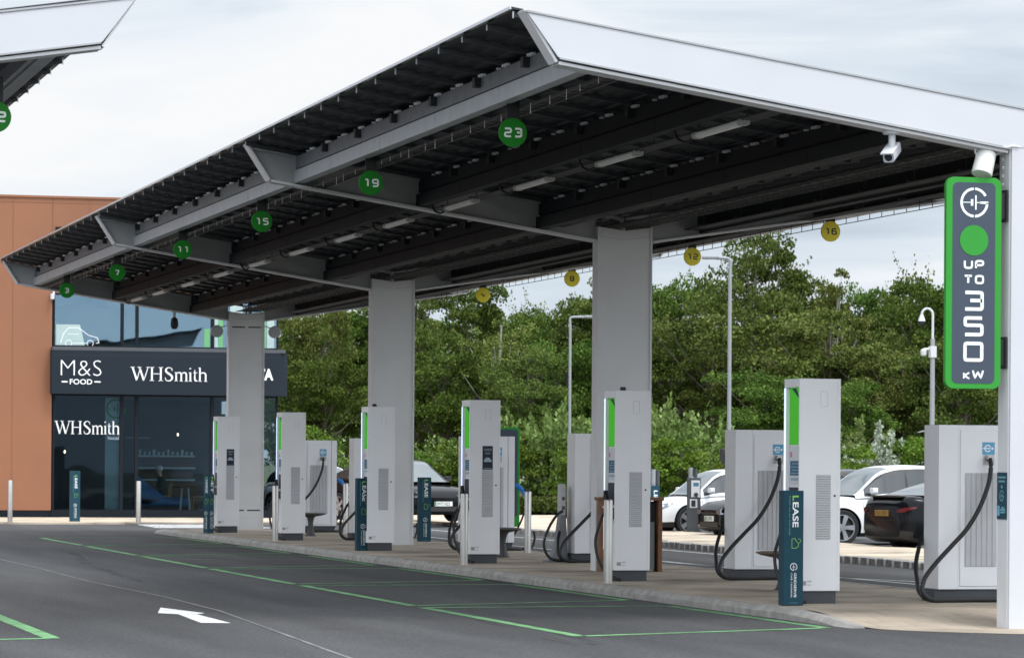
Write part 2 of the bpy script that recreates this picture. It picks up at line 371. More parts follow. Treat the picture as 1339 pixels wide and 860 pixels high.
def rrect(x0, x1, y0, y1, r, n=6):
    out = []
    for cx, cy, a0 in ((x1 - r, y1 - r, 0), (x0 + r, y1 - r, 90), (x0 + r, y0 + r, 180), (x1 - r, y0 + r, 270)):
        for k in range(n + 1):
            a = math.radians(a0 + 90 * k / n); out.append((cx + r * math.cos(a), cy + r * math.sin(a)))
    return out
def circ(cx, cy, r, n=40): return [(cx + r * math.cos(2 * PI * k / n), cy + r * math.sin(2 * PI * k / n)) for k in range(n)]

# ------------------------------------------------------------------ lettering
SQ = {'0': [[(0, 0), (1, 0), (1, 1), (0, 1), (0, 0)]], '1': [[(0.25, 1), (0.75, 1), (0.75, 0)]],
      '2': [[(0, 1), (1, 1), (1, .5), (0, .5), (0, 0), (1, 0)]], '3': [[(0, 1), (1, 1), (1, 0), (0, 0)], [(.3, .52), (1, .52)]],
      '4': [[(.1, 1), (0, .38), (1, .38)], [(.78, .7), (.78, 0)]], '5': [[(1, 1), (0, 1), (0, .56), (1, .56), (1, 0), (0, 0)]],
      '6': [[(1, 1), (0, 1), (0, 0), (1, 0), (1, .56), (0, .56)]], '7': [[(0, 1), (1, 1), (.42, 0)]],
      '8': [[(0, 0), (1, 0), (1, 1), (0, 1), (0, 0)], [(0, .52), (1, .52)]], '9': [[(0, 0), (1, 0), (1, 1), (0, 1), (0, .46), (1, .46)]],
      'U': [[(0, 1), (0, 0), (1, 0), (1, 1)]], 'P': [[(0, 0), (0, 1), (1, 1), (1, .42), (0, .42)]], 'T': [[(0, 1), (1, 1)], [(.5, 1), (.5, 0)]],
      'O': [[(0, 0), (1, 0), (1, 1), (0, 1), (0, 0)]], 'K': [[(0, 0), (0, 1)], [(1, 1), (.06, .5), (1, 0)]],
      'W': [[(0, 1), (.22, 0), (.5, .9), (.78, 0), (1, 1)]]}
def strip(path, w, closed=False):
    """2D polyline -> list of quads with mitred joints; w is a number or one width per point"""
    P = [Vector((p[0], p[1])) for p in path]; n = len(P); L, Rr = [], []
    ws = w if isinstance(w, (list, tuple)) else [w] * n
    for i in range(n):
        a = P[i - 1] if (i > 0 or closed) else None; b = P[(i + 1) % n] if (i < n - 1 or closed) else None
        d1 = (P[i] - a).normalized() if a is not None else None; d2 = (b - P[i]).normalized() if b is not None else None
        d1 = d1 or d2; d2 = d2 or d1
        n1 = Vector((-d1.y, d1.x)); n2 = Vector((-d2.y, d2.x)); mm = n1 + n2
        if mm.length < 1e-6: mm = n1
        mm.normalize(); k = 1 / max(0.45, mm.dot(n1)); off = mm * (ws[i] / 2 * k)
        L.append(P[i] + off); Rr.append(P[i] - off)
    q = []
    for i in range(n if closed else n - 1):
        j = (i + 1) % n; q.append([L[i], Rr[i], Rr[j], L[j]])
    return q
def chamfer(path, r):
    closed = path[0] == path[-1]; p = path[:-1] if closed else path; out = []; n = len(p)
    for i in range(n):
        if not closed and i in (0, n - 1): out.append(Vector(p[i])); continue
        a, b, c_ = Vector(p[i - 1]), Vector(p[i]), Vector(p[(i + 1) % n])
        ra, rc = min(r, (a - b).length * .45), min(r, (c_ - b).length * .45)
        u, v = b + (a - b).normalized() * ra, b + (c_ - b).normalized() * rc
        for t in (0, .5, 1): out.append(u * (1 - t) ** 2 + b * 2 * t * (1 - t) + v * t * t)
    return out, closed
def sq_text(mb, txt, h, w, th, gap, o, ux, uy, un, d0, d1, m=0, rad=0.22):
    """square engineering lettering centred on o"""
    W = len(txt) * w + (len(txt) - 1) * gap; x = -W / 2
    for ch in txt:
        for path in SQ.get(ch, []):
            sc = [(x + th / 2 + p[0] * (w - th), -h / 2 + th / 2 + p[1] * (h - th)) for p in path]
            pts, cl = chamfer(sc, rad * w)
            for q in strip(pts, th, cl): mb.prism(q, o, ux, uy, un, d0, d1, m)
        x += w + gap
_fc = {}
def font_polys(txt, bold=0.0):
    key = (txt, bold)
    if key not in _fc:
        cu = bpy.data.curves.new('t', 'FONT'); cu.body = txt; cu.size = 1; cu.offset = bold; cu.resolution_u = 4
        ob = bpy.data.objects.new('t', cu); COL.objects.link(ob)
        dg = bpy.context.evaluated_depsgraph_get(); me = bpy.data.meshes.new_from_object(ob.evaluated_get(dg))
        vs = [(v.co.x, v.co.y) for v in me.vertices]; fs = [list(p.vertices) for p in me.polygons]
        COL.objects.unlink(ob); bpy.data.objects.remove(ob); bpy.data.curves.remove(cu); bpy.data.meshes.remove(me)
        xs = [v[0] for v in vs]; ys = [v[1] for v in vs]; x0, x1, y0, y1 = min(xs), max(xs), min(ys), max(ys)
        _fc[key] = ([((v[0] - x0) / (x1 - x0), (v[1] - y0) / (y1 - y0)) for v in vs], fs, (x1 - x0) / (y1 - y0))
    return _fc[key]
def font_text(mb, txt, o, ux, uy, un, d, h, w=None, m=0, bold=0.0, center=True):
    """flat lettering, box height h, width w (or natural), lying d in front of the plane"""
    vs, fs, asp = font_polys(txt, bold); w = w or h * asp
    o, ux, uy, un = map(Vector, (o, ux, uy, un)); cx = 0.5 if center else 0.0; cy = 0.5 if center else 0.0
    mb.add([o + ux * ((p[0] - cx) * w) + uy * ((p[1] - cy) * h) + un * d for p in vs], fs, m)
def emblem(mb, o, ux, uy, un, d0, d1, r, m=0):
    """ring with a plug inside: broken ring, bar, two prongs"""
    t = r * 0.17
    def arc(a0, a1, n=18): return [((r - t / 2) * math.cos(math.radians(a0 + (a1 - a0) * k / n)), (r - t / 2) * math.sin(math.radians(a0 + (a1 - a0) * k / n))) for k in range(n + 1)]
    for a0, a1 in ((93, 267), (30, 87), (273, 360)):
        for q in strip(arc(a0, a1), t): mb.prism(q, o, ux, uy, un, d0, d1, m)
    for x0, x1, y0, y1 in ((-r * .85, -r * .2, -.03 * r, .03 * r), (-r * .25, -r * .08, -.22 * r, .22 * r), (.06 * r, .16 * r, -.48 * r, .48 * r),
                           (.16 * r, .5 * r, -.03 * r, .03 * r), (.4 * r, 1.0 * r, -.08 * r, .08 * r)):
        mb.prism([(x0, y0), (x1, y0), (x1, y1), (x0, y1)], o, ux, uy, un, d0, d1, m)
X_, Y_, Z_ = Vector((1, 0, 0)), Vector((0, 1, 0)), Vector((0, 0, 1))
NY = Vector((0, -1, 0)); NX = Vector((-1, 0, 0))
# ================================================================== SETTING
def struct(name, mb, m, **k): return tag(mb.build(name, m, **k), kind='structure')
mb = MB()
mb.quad((-900, -300, ROAD - 0.012), (900, -300, ROAD - 0.012), (900, 1500, ROAD - 0.012), (-900, 1500, ROAD - 0.012)); struct('ground', mb, 'earth')
mb = MB(); mb.quad((-60, -45, ROAD), (80, -45, ROAD), (80, 92, ROAD), (-60, 92, ROAD)); struct('asphalt_road', mb, 'asphalt')

# charging island: paved top that ramps down to the road at both noses
XL, XR = -1.80, 1.55
def ztop(y):
    def sm(t): t = max(0, min(1, t)); return t * t * (3 - 2 * t)
    return ROAD + 0.004 + (-ROAD - 0.004) * sm((y - 0.0) / 1.9) * sm((46.0 - y) / 2.6)
def xl(y):   # rounded noses
    if y < 0.6: return XL + 1.6 * max(0, (0.6 - y) / 1.9) ** 2.2
    if y > 44.5: return XL + 1.2 * ((y - 44.5) / 2.0) ** 2
    return XL
ys = [-1.25 + i * 0.15 for i in range(26)] + [2.7 + i * 1.0 for i in range(40)] + [42.6 + i * 0.2 for i in range(20)]
mb = MB(); vs = []; fs = []
for y in ys: vs += [(xl(y), y, ztop(y)), (XR if -0.9 < y else XR, y, ztop(y))]
for i in range(len(ys) - 1): a = 2 * i; fs.append((a, a + 1, a + 3, a + 2))
n0 = len(vs)
mb.add(vs, fs)
e0, e1 = ys[0], ys[-1]
struct('island_paving', mb, 'pave')
mb = MB()
def kerb_run(mb, side):
    y = 0.35
    while y < 46.3:
        L = 0.905; g = 0.012
        ya, yb = y + g / 2, y + L - g / 2; dz = R_.uniform(-.004, .004)
        if side < 0:
            xa0, xa1 = xl(ya) - 0.16, xl(ya) + 0.0; xb0, xb1 = xl(yb) - 0.16, xl(yb) + 0.0
        else: xa0, xa1, xb0, xb1 = XR, XR + 0.15, XR, XR + 0.15
        za, zb = max(ztop(ya), ROAD + .02) + .004 + dz, max(ztop(yb), ROAD + .02) + .004 + dz; zr = ROAD - .03
        ins = 0.05 if side < 0 else 0
        # top edge eased towards the road side
        o0 = 0.055 if side < 0 else 0; o1 = 0.055 if side > 0 else 0
        vs = [(xa0, ya, zr), (xa0, ya, za - .05 if side < 0 else za), (xa0 + o0, ya, za), (xa1 - o1, ya, za), (xa1, ya, za if side < 0 else za - .05), (xa1, ya, zr),
              (xb0, yb, zr), (xb0, yb, zb - .05 if side < 0 else zb), (xb0 + o0, yb, zb), (xb1 - o1, yb, zb), (xb1, yb, zb if side < 0 else zb - .05), (xb1, yb, zr)]
        mb.add(vs, [(0, 1, 2, 3, 4, 5), (11, 10, 9, 8, 7, 6)] + [(i, (i + 1) % 6 + 0, (i + 1) % 6 + 6, i + 6) for i in range(6)])
        y += L
kerb_run(mb, -1); kerb_run(mb, 1); struct('island_kerb', mb, 'kerb')

# painted markings
zm = ROAD + 0.004
def line(mb, a, b, w):
    a, b = Vector((a[0], a[1])), Vector((b[0], b[1])); d = (b - a).normalized(); n = Vector((-d.y, d.x)) * (w / 2)
    mb.quad((a.x + n.x, a.y + n.y, zm), (a.x - n.x, a.y - n.y, zm), (b.x - n.x, b.y - n.y, zm), (b.x + n.x, b.y + n.y, zm))
mb = MB()
for k in range(6):
    y0 = -0.86 + 6.88 * k; y1 = y0 + 6.42; w = 0.13
    line(mb, (-5.09, y0), (-5.09, y1), w); line(mb, (-5.09 + w / 2, y1 - .04), (-2.2, y1 + .12), w); line(mb, (-2.16, y1 + .14), (-2.16, y0 + 1.34), w); line(mb, (-2.2, y0 + 1.28), (-5.05, y0 + .04), w)
for k in range(3):   # bays of the neighbouring canopy
    y0 = -0.6 + 6.88 * k; y1 = y0 + 6.42; w = 0.15
    line(mb, (-10.03, y0), (-10.03, y1), w); line(mb, (-10.08, y0), (-13.1, y0 - .9), w); line(mb, (-10.08, y1), (-13.1, y1), w)
struct('green_bay_lines', mb, 'green_p')
mb = MB(); AR = [(-8.016, 5.802), (-7.761, 4.404), (-7.895, 4.122), (-7.89, 2.139), (-8.177, 2.239), (-8.087, 4.162), (-8.26, 4.458)]
mb.add([(x, y, zm) for x, y in AR], [list(range(7))]); struct('road_arrow', mb, 'white_p')
mb = MB()
line(mb, (3.1, 23), (3.6, 8), .1); line(mb, (2.4, 17.5), (3.9, 13.2), .09); line(mb, (3.6, 48), (3.2, 20), .1); line(mb, (5.4, 50), (5.55, 26), .1)
struct('white_road_lines', mb, 'white_wp')
mb = MB()
for k in range(4): mb.quad((-0.95 + .05 * k, 50.8 + 1.15 * k, zm), (1.9, 50.8 + 1.15 * k, zm), (1.9, 51.4 + 1.15 * k, zm), (-0.95 + .05 * k, 51.4 + 1.15 * k, zm))
struct('zebra_crossing', mb, 'white_p')
mb = MB(); pp = [(-7.72, 27), (-7.62, 20), (-7.66, 14), (-7.48, 9), (-7.50, 5), (-7.72, 1), (-7.95, -3), (-8.4, -12)]
for i in range(len(pp) - 1): line(mb, pp[i], pp[i + 1], .035)
struct('asphalt_joint', mb, 'joint')
mb = MB()
for pts in ([(-5.6, -2.2), (-5.3, .4), (-5.2, 2.6)], [(-5.35, -2.4), (-5.05, .2), (-4.95, 2.5)], [(-7.0, 14), (-6.6, 22), (-5.9, 29)]):
    for a_, b_ in zip(pts, pts[1:]):
        zq = zm; zm = ROAD + .002; line(mb, a_, b_, .17); zm = zq
struct('tyre_marks', mb, 'skid')
# pavement before the shop and the buff strip by the car park
mb = MB()
mb.box(-30, -1.05, 55.3, 63.0, ROAD - .05, ROAD + 0.05); mb.box(-1.05, 7.2, 56.0, 63.0, ROAD - .05, ROAD + 0.046); struct('shop_pavement', mb, 'pave2')
mb = MB()
A_ = [(6.35, -12), (6.35, 30), (6.75, 40), (7.0, 51.0), (7.2, 62)]; B_ = [(9.6, -12), (9.6, 30), (9.9, 40), (14, 52), (24, 66)]
B_ = [(9.55, -12), (9.6, 30), (9.75, 40), (10.2, 51), (12.0, 66)]
for i in range(4):
    mb.quad((*A_[i], ROAD + .105), (*B_[i], ROAD + .105), (*B_[i + 1], ROAD + .105), (*A_[i + 1], ROAD + .105))
    mb.quad((*B_[i], ROAD + .105), (*B_[i], ROAD), (*B_[i + 1], ROAD), (*B_[i + 1], ROAD + .105))
for (x, y) in ((7.0, 51.0),): mb.box(x + .0, 40, y, 66, ROAD + .02, ROAD + .1)
struct('car_park_pavement', mb, 'pave2')
mb = MB(); y = -11.0
def ax(y):
    for i in range(3):
        if y <= A_[i + 1][1]: t = (y - A_[i][1]) / (A_[i + 1][1] - A_[i][1]); return A_[i][0] + t * (A_[i + 1][0] - A_[i][0])
    return A_[3][0]
while y < 51:
    x = ax(y); mb.box(x - .30, x + .01, y + .04, y + .32, ROAD - .02, ROAD + .112 + R_.uniform(-.008, .008)); y += .38
x = 6.9
while x < 30: mb.box(x, x + .6, 50.75, 51.0, ROAD - .02, ROAD + .1); x += .62
struct('sett_kerb', mb, 'sett', bevel=0.01)

# rough verge behind the car park, and the bank under the trees
mb = MB(); vs = []; fs = []
P0 = [gnd(x, d) for x, d in ((380, 104), (560, 104), (700, 106), (850, 104), (980, 100), (1120, 95), (1300, 92), (1420, 92), (1900, 96))]
P1 = [gnd(x, 260) for x in (150, 420, 620, 800, 980, 1150, 1340, 1500, 2100)]
for a, b in zip(P0, P1): vs += [(a.x, a.y, ROAD + .13), (b.x, b.y, 0.4)]
for i in range(len(P0) - 1): fs.append((2 * i, 2 * i + 2, 2 * i + 3, 2 * i + 1))
mb.add(vs, fs); struct('grass_verge', mb, 'grass')

# ================================================================== CANOPY
TOPZ = lambda x: 5.0 + 0.157 * abs(x)
BOTZ = lambda x: 5.398 - (5.108 - abs(x)) * 0.1528
HW, TC, SP = 0.406, 0.252, 14.683
BEAMX = (-4.66, -2.91, -1.17, 1.17, 2.91, 4.66)
def beam_mesh(xb, y0, y1, mats):
    sgn = 1 if xb < 0 else -1        # outer side is -x for negative beams
    top = TOPZ(xb); d = 0.37; o = -sgn
    prof = [(o * .075, 0), (o * .075, -.165), (o * .05, -.175), (o * .105, -.195), (o * .105, -d), (o * -.03, -d), (o * -.03, -d + .03), (o * -.06, -d + .05), (o * -.06, 0)]
    m = MB(); m.prism([(o * .075, 0), (o * .075, -.17), (o * -.06, -.17), (o * -.06, 0)], (xb, 0, top - 0.002), X_, Z_, Y_, y0, y1, 1)
    m.prism([(o * .05, -.1702), (o * .05, -.18), (o * .112, -.205), (o * .112, -d), (o * -.03, -d), (o * -.03, -d + .03), (o * -.058, -d + .05), (o * -.058, -.1702)], (xb, 0, top - 0.002), X_, Z_, Y_, y0, y1, 0)
    # rivet line and laps
    y = y0 + .5
    while y < y1 - .3:
        m.box(xb + o * .111, xb + o * .115, y, y + .05, top - .21, top - d + .005); y += 2.9
    return m
def arm_mesh(sg, yf, near):
    web = MB()
    pts = [(sg * 5.43, TOPZ(5.43) + .044), (sg * 5.108, BOTZ(5.108)), (sg * HW, BOTZ(HW)), (sg * HW, TOPZ(HW) + .044)]
    ym = yf + TC / 2
    web.prism(pts, (0, 0, 0), X_, Z_, Y_, ym - .012, ym + .012)
    def lip(a, b, t, m=1):
        a, b = Vector(a), Vector(b); d = (b - a).normalized(); n = Vector((d.y, -d.x)) * (t if sg < 0 else -t)
        n = n if True else n
        web.prism([a, b, b + n, a + n], (0, 0, 0), X_, Z_, Y_, yf + .002, yf + TC, m)
    lip(pts[0], pts[1], .028); lip((pts[1][0] - sg * .01, pts[1][1]), (pts[2][0] + sg * .012, pts[2][1]), .03)
    web.prism([(sg * .02, TOPZ(0) - .03), (sg * .02, TOPZ(0)), (sg * 5.40, TOPZ(5.40) - .004), (sg * 5.40, TOPZ(5.40) - .034)], (0, 0, 0), X_, Z_, Y_, yf + .04, yf + TC - .04, 0)
    return web
def column_parts(root, yf, zb, near, slots):
    m = MB()
    w = HW
    for sx in (-1, 1):
        x0, x1 = (sx * w, sx * (w - .03)); m.box(min(x0, x1), max(x0, x1), yf, yf + TC, zb, 4.865)
    top = [(-w + .03, zb), (w - .03, zb), (w - .03, 4.862), (0, 4.815), (-w + .03, 4.862)]
    m.prism(top, (0, 0, 0), X_, Z_, Y_, yf + .018, yf + .04, 1); m.prism(top, (0, 0, 0), X_, Z_, Y_, yf + TC - .05, yf + TC - .03, 1)
    for sx in (-1, 1):   # crease near the head
        m.prism([(sx * (w - .03), 4.735), (0, 4.69), (0, 4.684), (sx * (w - .03), 4.729)], (0, 0, 0), X_, Z_, Y_, yf + .0165, yf + .02, 2)
    if slots:
        for sx in (-1, 1):
            for z in (4.5, .40):
                m.box(sx * .035 if sx > 0 else -.33, .33 if sx > 0 else -.035, yf + .0155, yf + .03, z, z + .032, 2)
        m.box(-w + .03, w - .03, yf + .0165, yf + .02, .255, .262, 3); m.box(w - .11, w - .104, yf + .0165, yf + .02, zb, .25, 3)
        for k in range(5): m.lathe([(.012, 0), (.012, .008)], (w - .06, yf + .009, .7 + k * .75), 'y', 8, 3)
    o = m.build('column', ['steel_w', 'col', 'black', 'trim'], root, bevel=0.003)
    for k in range(4):
        b = MB(); b.lathe([(.018, -.012), (.018, 0)], (-w - .0, yf + TC - .09, 4.60 - k * .085), 'x', 10); b.build('bolt', 'tie', o)
    p = MB(); p.box(-.02, .02, yf + .06, yf + .19, 4.80, 5.0); p.build('post_stub', 'steel_w', root)
def build_canopy(root, frames, near_zb, rails_y, right_only=False):
    sgs = (1,) if right_only else (-1, 1)
    for i, yf in enumerate(frames):
        zb = near_zb if i == 0 else (ztop(yf) if not right_only else ROAD)
        column_parts(root, yf, zb, i == 0, i == 3)
        for sg in (-1, 1): arm_mesh(sg, yf, i == 0).build('frame_arm', ['arm', 'steel_w'], root)
        if i == 0:   # white cladding on the near frame, one smooth L-shaped face
            fa = MB(); f0, f1 = yf - .03, yf + .0
            zt = lambda x: 5.045 + .149 * abs(x)
            o = [(-5.43, zt(5.43)), (-5.112, BOTZ(5.108) + .033), (-HW, BOTZ(HW) + .02), (HW, BOTZ(HW) + .02), (5.112, BOTZ(5.108) + .033), (5.43, zt(5.43)), (0, zt(0))]
            fa.prism(o, (0, 0, 0), X_, Z_, Y_, f0, f1); fa.build('fascia_panel', 'white', root, bevel=.004)
            cc = MB(); cc.box(-HW + .012, HW - .012, f0, f1, near_zb, BOTZ(HW) + .016); cc.build('column_cladding', 'white', root, bevel=.004)
            for sg in (-1, 1):
                tr = MB(); a = Vector((sg * 5.44, zt(5.44))); b = Vector((0, zt(0)))
                tr.prism([a + Vector((0, .002)), b + Vector((0, .002)), b + Vector((0, .020)), a + Vector((0, .020))], (0, 0, 0), X_, Z_, Y_, f0 - .012, yf + TC); tr.build('fascia_top_trim', 'trim', root)
                tb = MB(); a = Vector((sg * 5.10, BOTZ(5.108) + .032)); b = Vector((sg * HW, BOTZ(HW) + .017))
                tb.prism([a, b, b + Vector((0, -.016)), a + Vector((0, -.016))], (0, 0, 0), X_, Z_, Y_, f0 - .008, f1 + .001); tb.build('fascia_bottom_trim', 'trim', root)
    y0, y1 = rails_y
    bl = []
    for xb in BEAMX:
        if right_only and xb < 0: continue
        for i in range(len(frames) - 1):
            outer = abs(xb) > 4
            bl.append((xb, frames[i], beam_mesh(xb, frames[i] + TC / 2 + .014, frames[i + 1] + TC / 2 - .014, None).build('beam', ['beam', 'beam_up'] if outer else ['beam_shade', 'beam_shade'], root)))
    n = int((y1 - y0) / 1.0)
    deck0 = lambda x: TOPZ(x) + .046
    for sg in sgs:
        xo, xi = sg * 5.46, sg * .06
        for k in range(n + 1):
            y = y0 + (y1 - y0) * k / n; m = MB()
            for (yy0, yy1, za, zb2) in ((y, y + .006, .0, .044), (y + .006, y + .05, .038, .044), (y + .006, y + .05, 0, .006)):
                m.prism([(xi, TOPZ(xi) + za), (xo, TOPZ(xo) + za), (xo, TOPZ(xo) + zb2), (xi, TOPZ(xi) + zb2)], (0, 0, 0), X_, Z_, Y_, yy0, yy1, 0)
            m.prism([(xo, TOPZ(xo) - .015), (xo + sg * .012, TOPZ(xo) - .015), (xo + sg * .012, TOPZ(xo) + .05), (xo, TOPZ(xo) + .05)], (0, 0, 0), X_, Z_, Y_, y + .0, y + .012, 1)
            m.build('purlin', ['rail', 'railend'], root)
        # trapezoidal deck, ribs along the canopy
        d = MB(); prof = []; x = .0
        while x < 5.46:
            for dx, dz in ((0, 0), (.04, 0), (.055, .016), (.16, .016), (.175, 0)):
                if x + dx <= 5.47: prof.append((sg * (x + dx), deck0(x + dx) + dz))
            x += .2
        vs = [(p[0], y0 - .05, p[1]) for p in prof] + [(p[0], y1 + .1, p[1]) for p in prof]; q = len(prof)
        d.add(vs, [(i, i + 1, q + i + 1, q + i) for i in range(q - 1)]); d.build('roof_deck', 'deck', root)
        t = MB(); t.prism([(sg * .002, deck0(.0) + .018), (sg * 5.50, deck0(5.5) + .018), (sg * 5.50, deck0(5.5) + .038), (sg * .002, deck0(.0) + .038)], (0, 0, 0), X_, Z_, Y_, y0 - .05, y1 + .1)
        e = deck0(5.5); t.build('solar_panels', 'module', root)
        ed = MB(); ed.prism([(sg * 5.50, e + .012), (sg * 5.512, e + .012), (sg * 5.512, e + .042), (sg * 5.50, e + .042)], (0, 0, 0), X_, Z_, Y_, y0 - .05, y1 + .1); ed.build('roof_edge_strip', 'railend', root)
    # brackets between beams and purlins
    cnt = 0; rest = {}; glints = MB()
    for xb, yf, bo in sorted(bl, key=lambda t: (0 if t[0] < -4 else 1 if t[0] < -2 else 2 if t[0] < 0 else 3, t[1])):
        for k in range(n + 1):
            y = y0 + (y1 - y0) * k / n
            if not (yf + .3 < y < yf + SP - .1): continue
            o = -1 if xb < 0 else 1
            top = TOPZ(xb)
            for (q0, q1, ss) in ((-.14, -.05, .026), (-.02, .05, .03), (.24, .28, .018)): glints.box(xb + o * .078, xb + o * .12, y + q0 - .06, y + q1 - .06, top - .012, top - .012 + ss)
            if k % 2: continue
            def brk(mm): mm.box(xb + o * .077, xb + o * .15, y + .02, y + .13, top - .11, top - .004, 0)
            if cnt < 95 and not right_only: m = MB(); brk(m); m.build('bracket', 'black', bo); cnt += 1
            else: brk(rest.setdefault(xb, MB()))
    allr = MB()
    for m in rest.values(): allr.add(m.v, [], 0); base = len(allr.v) - len(m.v); [(allr.f.append([i + base for i in f]), allr.m.append(mi)) for f, mi in zip(m.f, m.m)]
    if allr.v: tag(allr.build('bracket', 'black', root), kind='stuff')
    tag(glints.build('sky_glints', 'tie', root), kind='stuff')  # pale specks standing in for sky glints through the roof gaps
    # conduits, trays
    ya, yb = frames[0] + .3, frames[-1] - .1
    def tray(x, z, w, tick, sides=True, rung=.30, rr=.011):
        m = MB()
        for xx in (x - w / 2, x + w / 2): m.box(xx - rr, xx + rr, ya, yb, z, z + .03)
        y = ya
        while y < yb: m.box(x - w / 2, x + w / 2, y, y + .02, z + .002, z + .012); y += rung
        for k in range(3): m.tube([(x - w / 4 + k * w / 4, ya, z + .03), (x - w / 4 + k * w / 4, yb, z + .03)], .017, 6)
        y = ya + .3
        while tick and y < yb:
            l = R_.uniform(.03, .09); m.box(x - w / 2 - .016, x - w / 2 - .012, y, y + .012, z - l, z + .03, 1); y += R_.uniform(.35, .9)
        m.build('cable_tray', ['conduit', 'tie'], root)
    if not right_only:
        tray(-4.42, 5.30, .18, True); tray(4.42, 5.44, .18, False)
        for x, z in ((-2.74, 5.035), (-.98, 4.86), (.98, 4.86), (2.74, 5.035)):
            m = MB()
            for k in range(4): m.tube([(x + k * .05 - .05, ya, z), (x + k * .05 - .05, yb, z)], .014, 6)
            y = ya + 1
            while y < yb: m.box(x - .09, x + .14, y, y + .03, z + .012, z + .03); m.box(x, x + .012, y, y + .012, z + .03, TOPZ(x)); y += 1.6
            m.build('conduit', 'conduit', root)
        m = MB()   # wire basket along the spine
        for k in range(9):
            x = -.28 + k * .07; m.tube([(x, ya, 4.86), (x, yb, 4.86)], .006, 4)
        y = ya
        while y < yb: m.box(-.28, .28, y, y + .012, 4.852, 4.866); m.box(-.006, .006, y, y + .02, 4.866, 5.0) if int(y * 10) % 3 == 0 else None; y += .4
        m.tube([(-.1, ya, 4.885), (-.1, yb, 4.885)], .03, 6); m.tube([(.08, ya, 4.885), (.08, yb, 4.885)], .03, 6)
        m.build('wire_basket', 'conduit', root)
        m = MB()   # thin wire basket hanging under the far edge
        for x, z in ((4.3, 5.19), (4.3, 5.30)): m.tube([(x, ya, z), (x, yb, z)], .006, 4)
        y = ya
        while y < yb: m.box(4.296, 4.304, y, y + .012, 5.19, 5.40); y += .5
        m.build('hanging_basket_wire', 'conduit', root)
can = thing('solar_canopy', 'long grey butterfly roofed charging canopy on four columns with white front fascia', 'canopy')
build_canopy(can, [k * SP for k in range(4)], ROAD, (0.35, 3 * SP + .2))
can2 = thing('solar_canopy', 'second white canopy whose fascia corner juts in at top left', 'canopy', (-14.62, 0.14, 0))
build_canopy(can2, [0, SP], ROAD, (0.35, SP + .2), right_only=True)

# ---------------------------------------------------------------- number signs
def number_sign(num, loc, col, txt, label, grp, dia=.312):
    t = thing('bay_number_sign', label, 'number sign', loc, 0, grp)
    m = MB(); m.lathe([(dia / 2 - .004, -.012), (dia / 2, -.008), (dia / 2, .008), (dia / 2 - .004, .012)], (0, 0, 0), 'y', 40); m.build('disc', col, t, smooth=True)
    m = MB(); m.box(-.07, .07, -.008, .008, dia / 2 - .02, dia / 2 + .24); m.build('hanger', 'black', t)
    m = MB(); sq_text(m, num, .105, .088, .021, .026, (0, -.012, 0), X_, Z_, NY, 0, .003); m.build('numeral', txt, t)
    return t
GZ = 5.05
for num, y in (('23', 3.6), ('19', 10.6), ('15', 18.0), ('11', 25.1), ('7', 32.6), ('3', 39.8)):
    number_sign(num, (-4.60, y, GZ), 'disc_g', 'num', f'round green hanging sign with white number {num}', 'green round bay numbers')
for num, y in (('16', 17.45), ('12', 24.3), ('8', 31.85), ('4', 38.75)):
    number_sign(num, (4.1, y, 5.075), 'disc_y', 'num_d', f'round yellow hanging sign with dark number {num}', 'yellow round bay numbers')
number_sign('22', (-14.62 + 4.235, 1.15, 4.80), 'disc_g', 'num', 'green round sign cut off at the left edge under the second canopy', 'green round bay numbers', .30)

# ---------------------------------------------------------------- tube lights under beam B
for k, y in enumerate([2.1, 5.8, 9.5, 13.2, 17.0, 20.5, 24.2, 27.9, 31.6, 35.3, 39.0, 42.0]):
    t = thing('tube_light', f'slim pale tube light, number {k + 1} from the white fascia along the cable run' if False else
              ['slim tube light under the canopy nearest the white fascia', 'tube light under the canopy just right of the green 23 sign', 'tube light beyond the first, level with the green 23 and 19 signs',
               'tube light nearest before the second frame arm crossing the roof', 'tube light just behind the second frame arm', 'tube light between the second frame arm and the 15 sign',
               'tube light right of the green 15 sign deep under the roof', 'tube light right of the green 11 sign', 'small tube light beyond the third frame arm', 'small tube light right of the green 7 sign',
               'tiny tube light above the shop window glass', 'farthest tiny tube light at the end of the roof'][k], 'tube light', (-2.76, y, 4.985), 0, 'tube lights along the canopy')
    m = MB(); m.prism(rrect(-.05, .05, -.005, .055, .02, 3), (0, 0, 0), X_, Z_, Y_, -.74, .74); m.build('diffuser', 'fixt', t, smooth=True)
    for e in (-1, 1):
        m = MB(); m.prism(rrect(-.056, .056, -.01, .06, .022, 3), (0, 0, 0), X_, Z_, Y_, e * .75 - .05, e * .75 + .05); m.build('end_cap', 'fixb', t, smooth=True)
    m = MB(); m.tube(catmull([(-.02, .8, .02), (-.06, .95, -.03), (-.12, 1.1, .02), (-.15, 1.15, .14)], 5), .014, 6); m.build('cable', 'rubber', t)

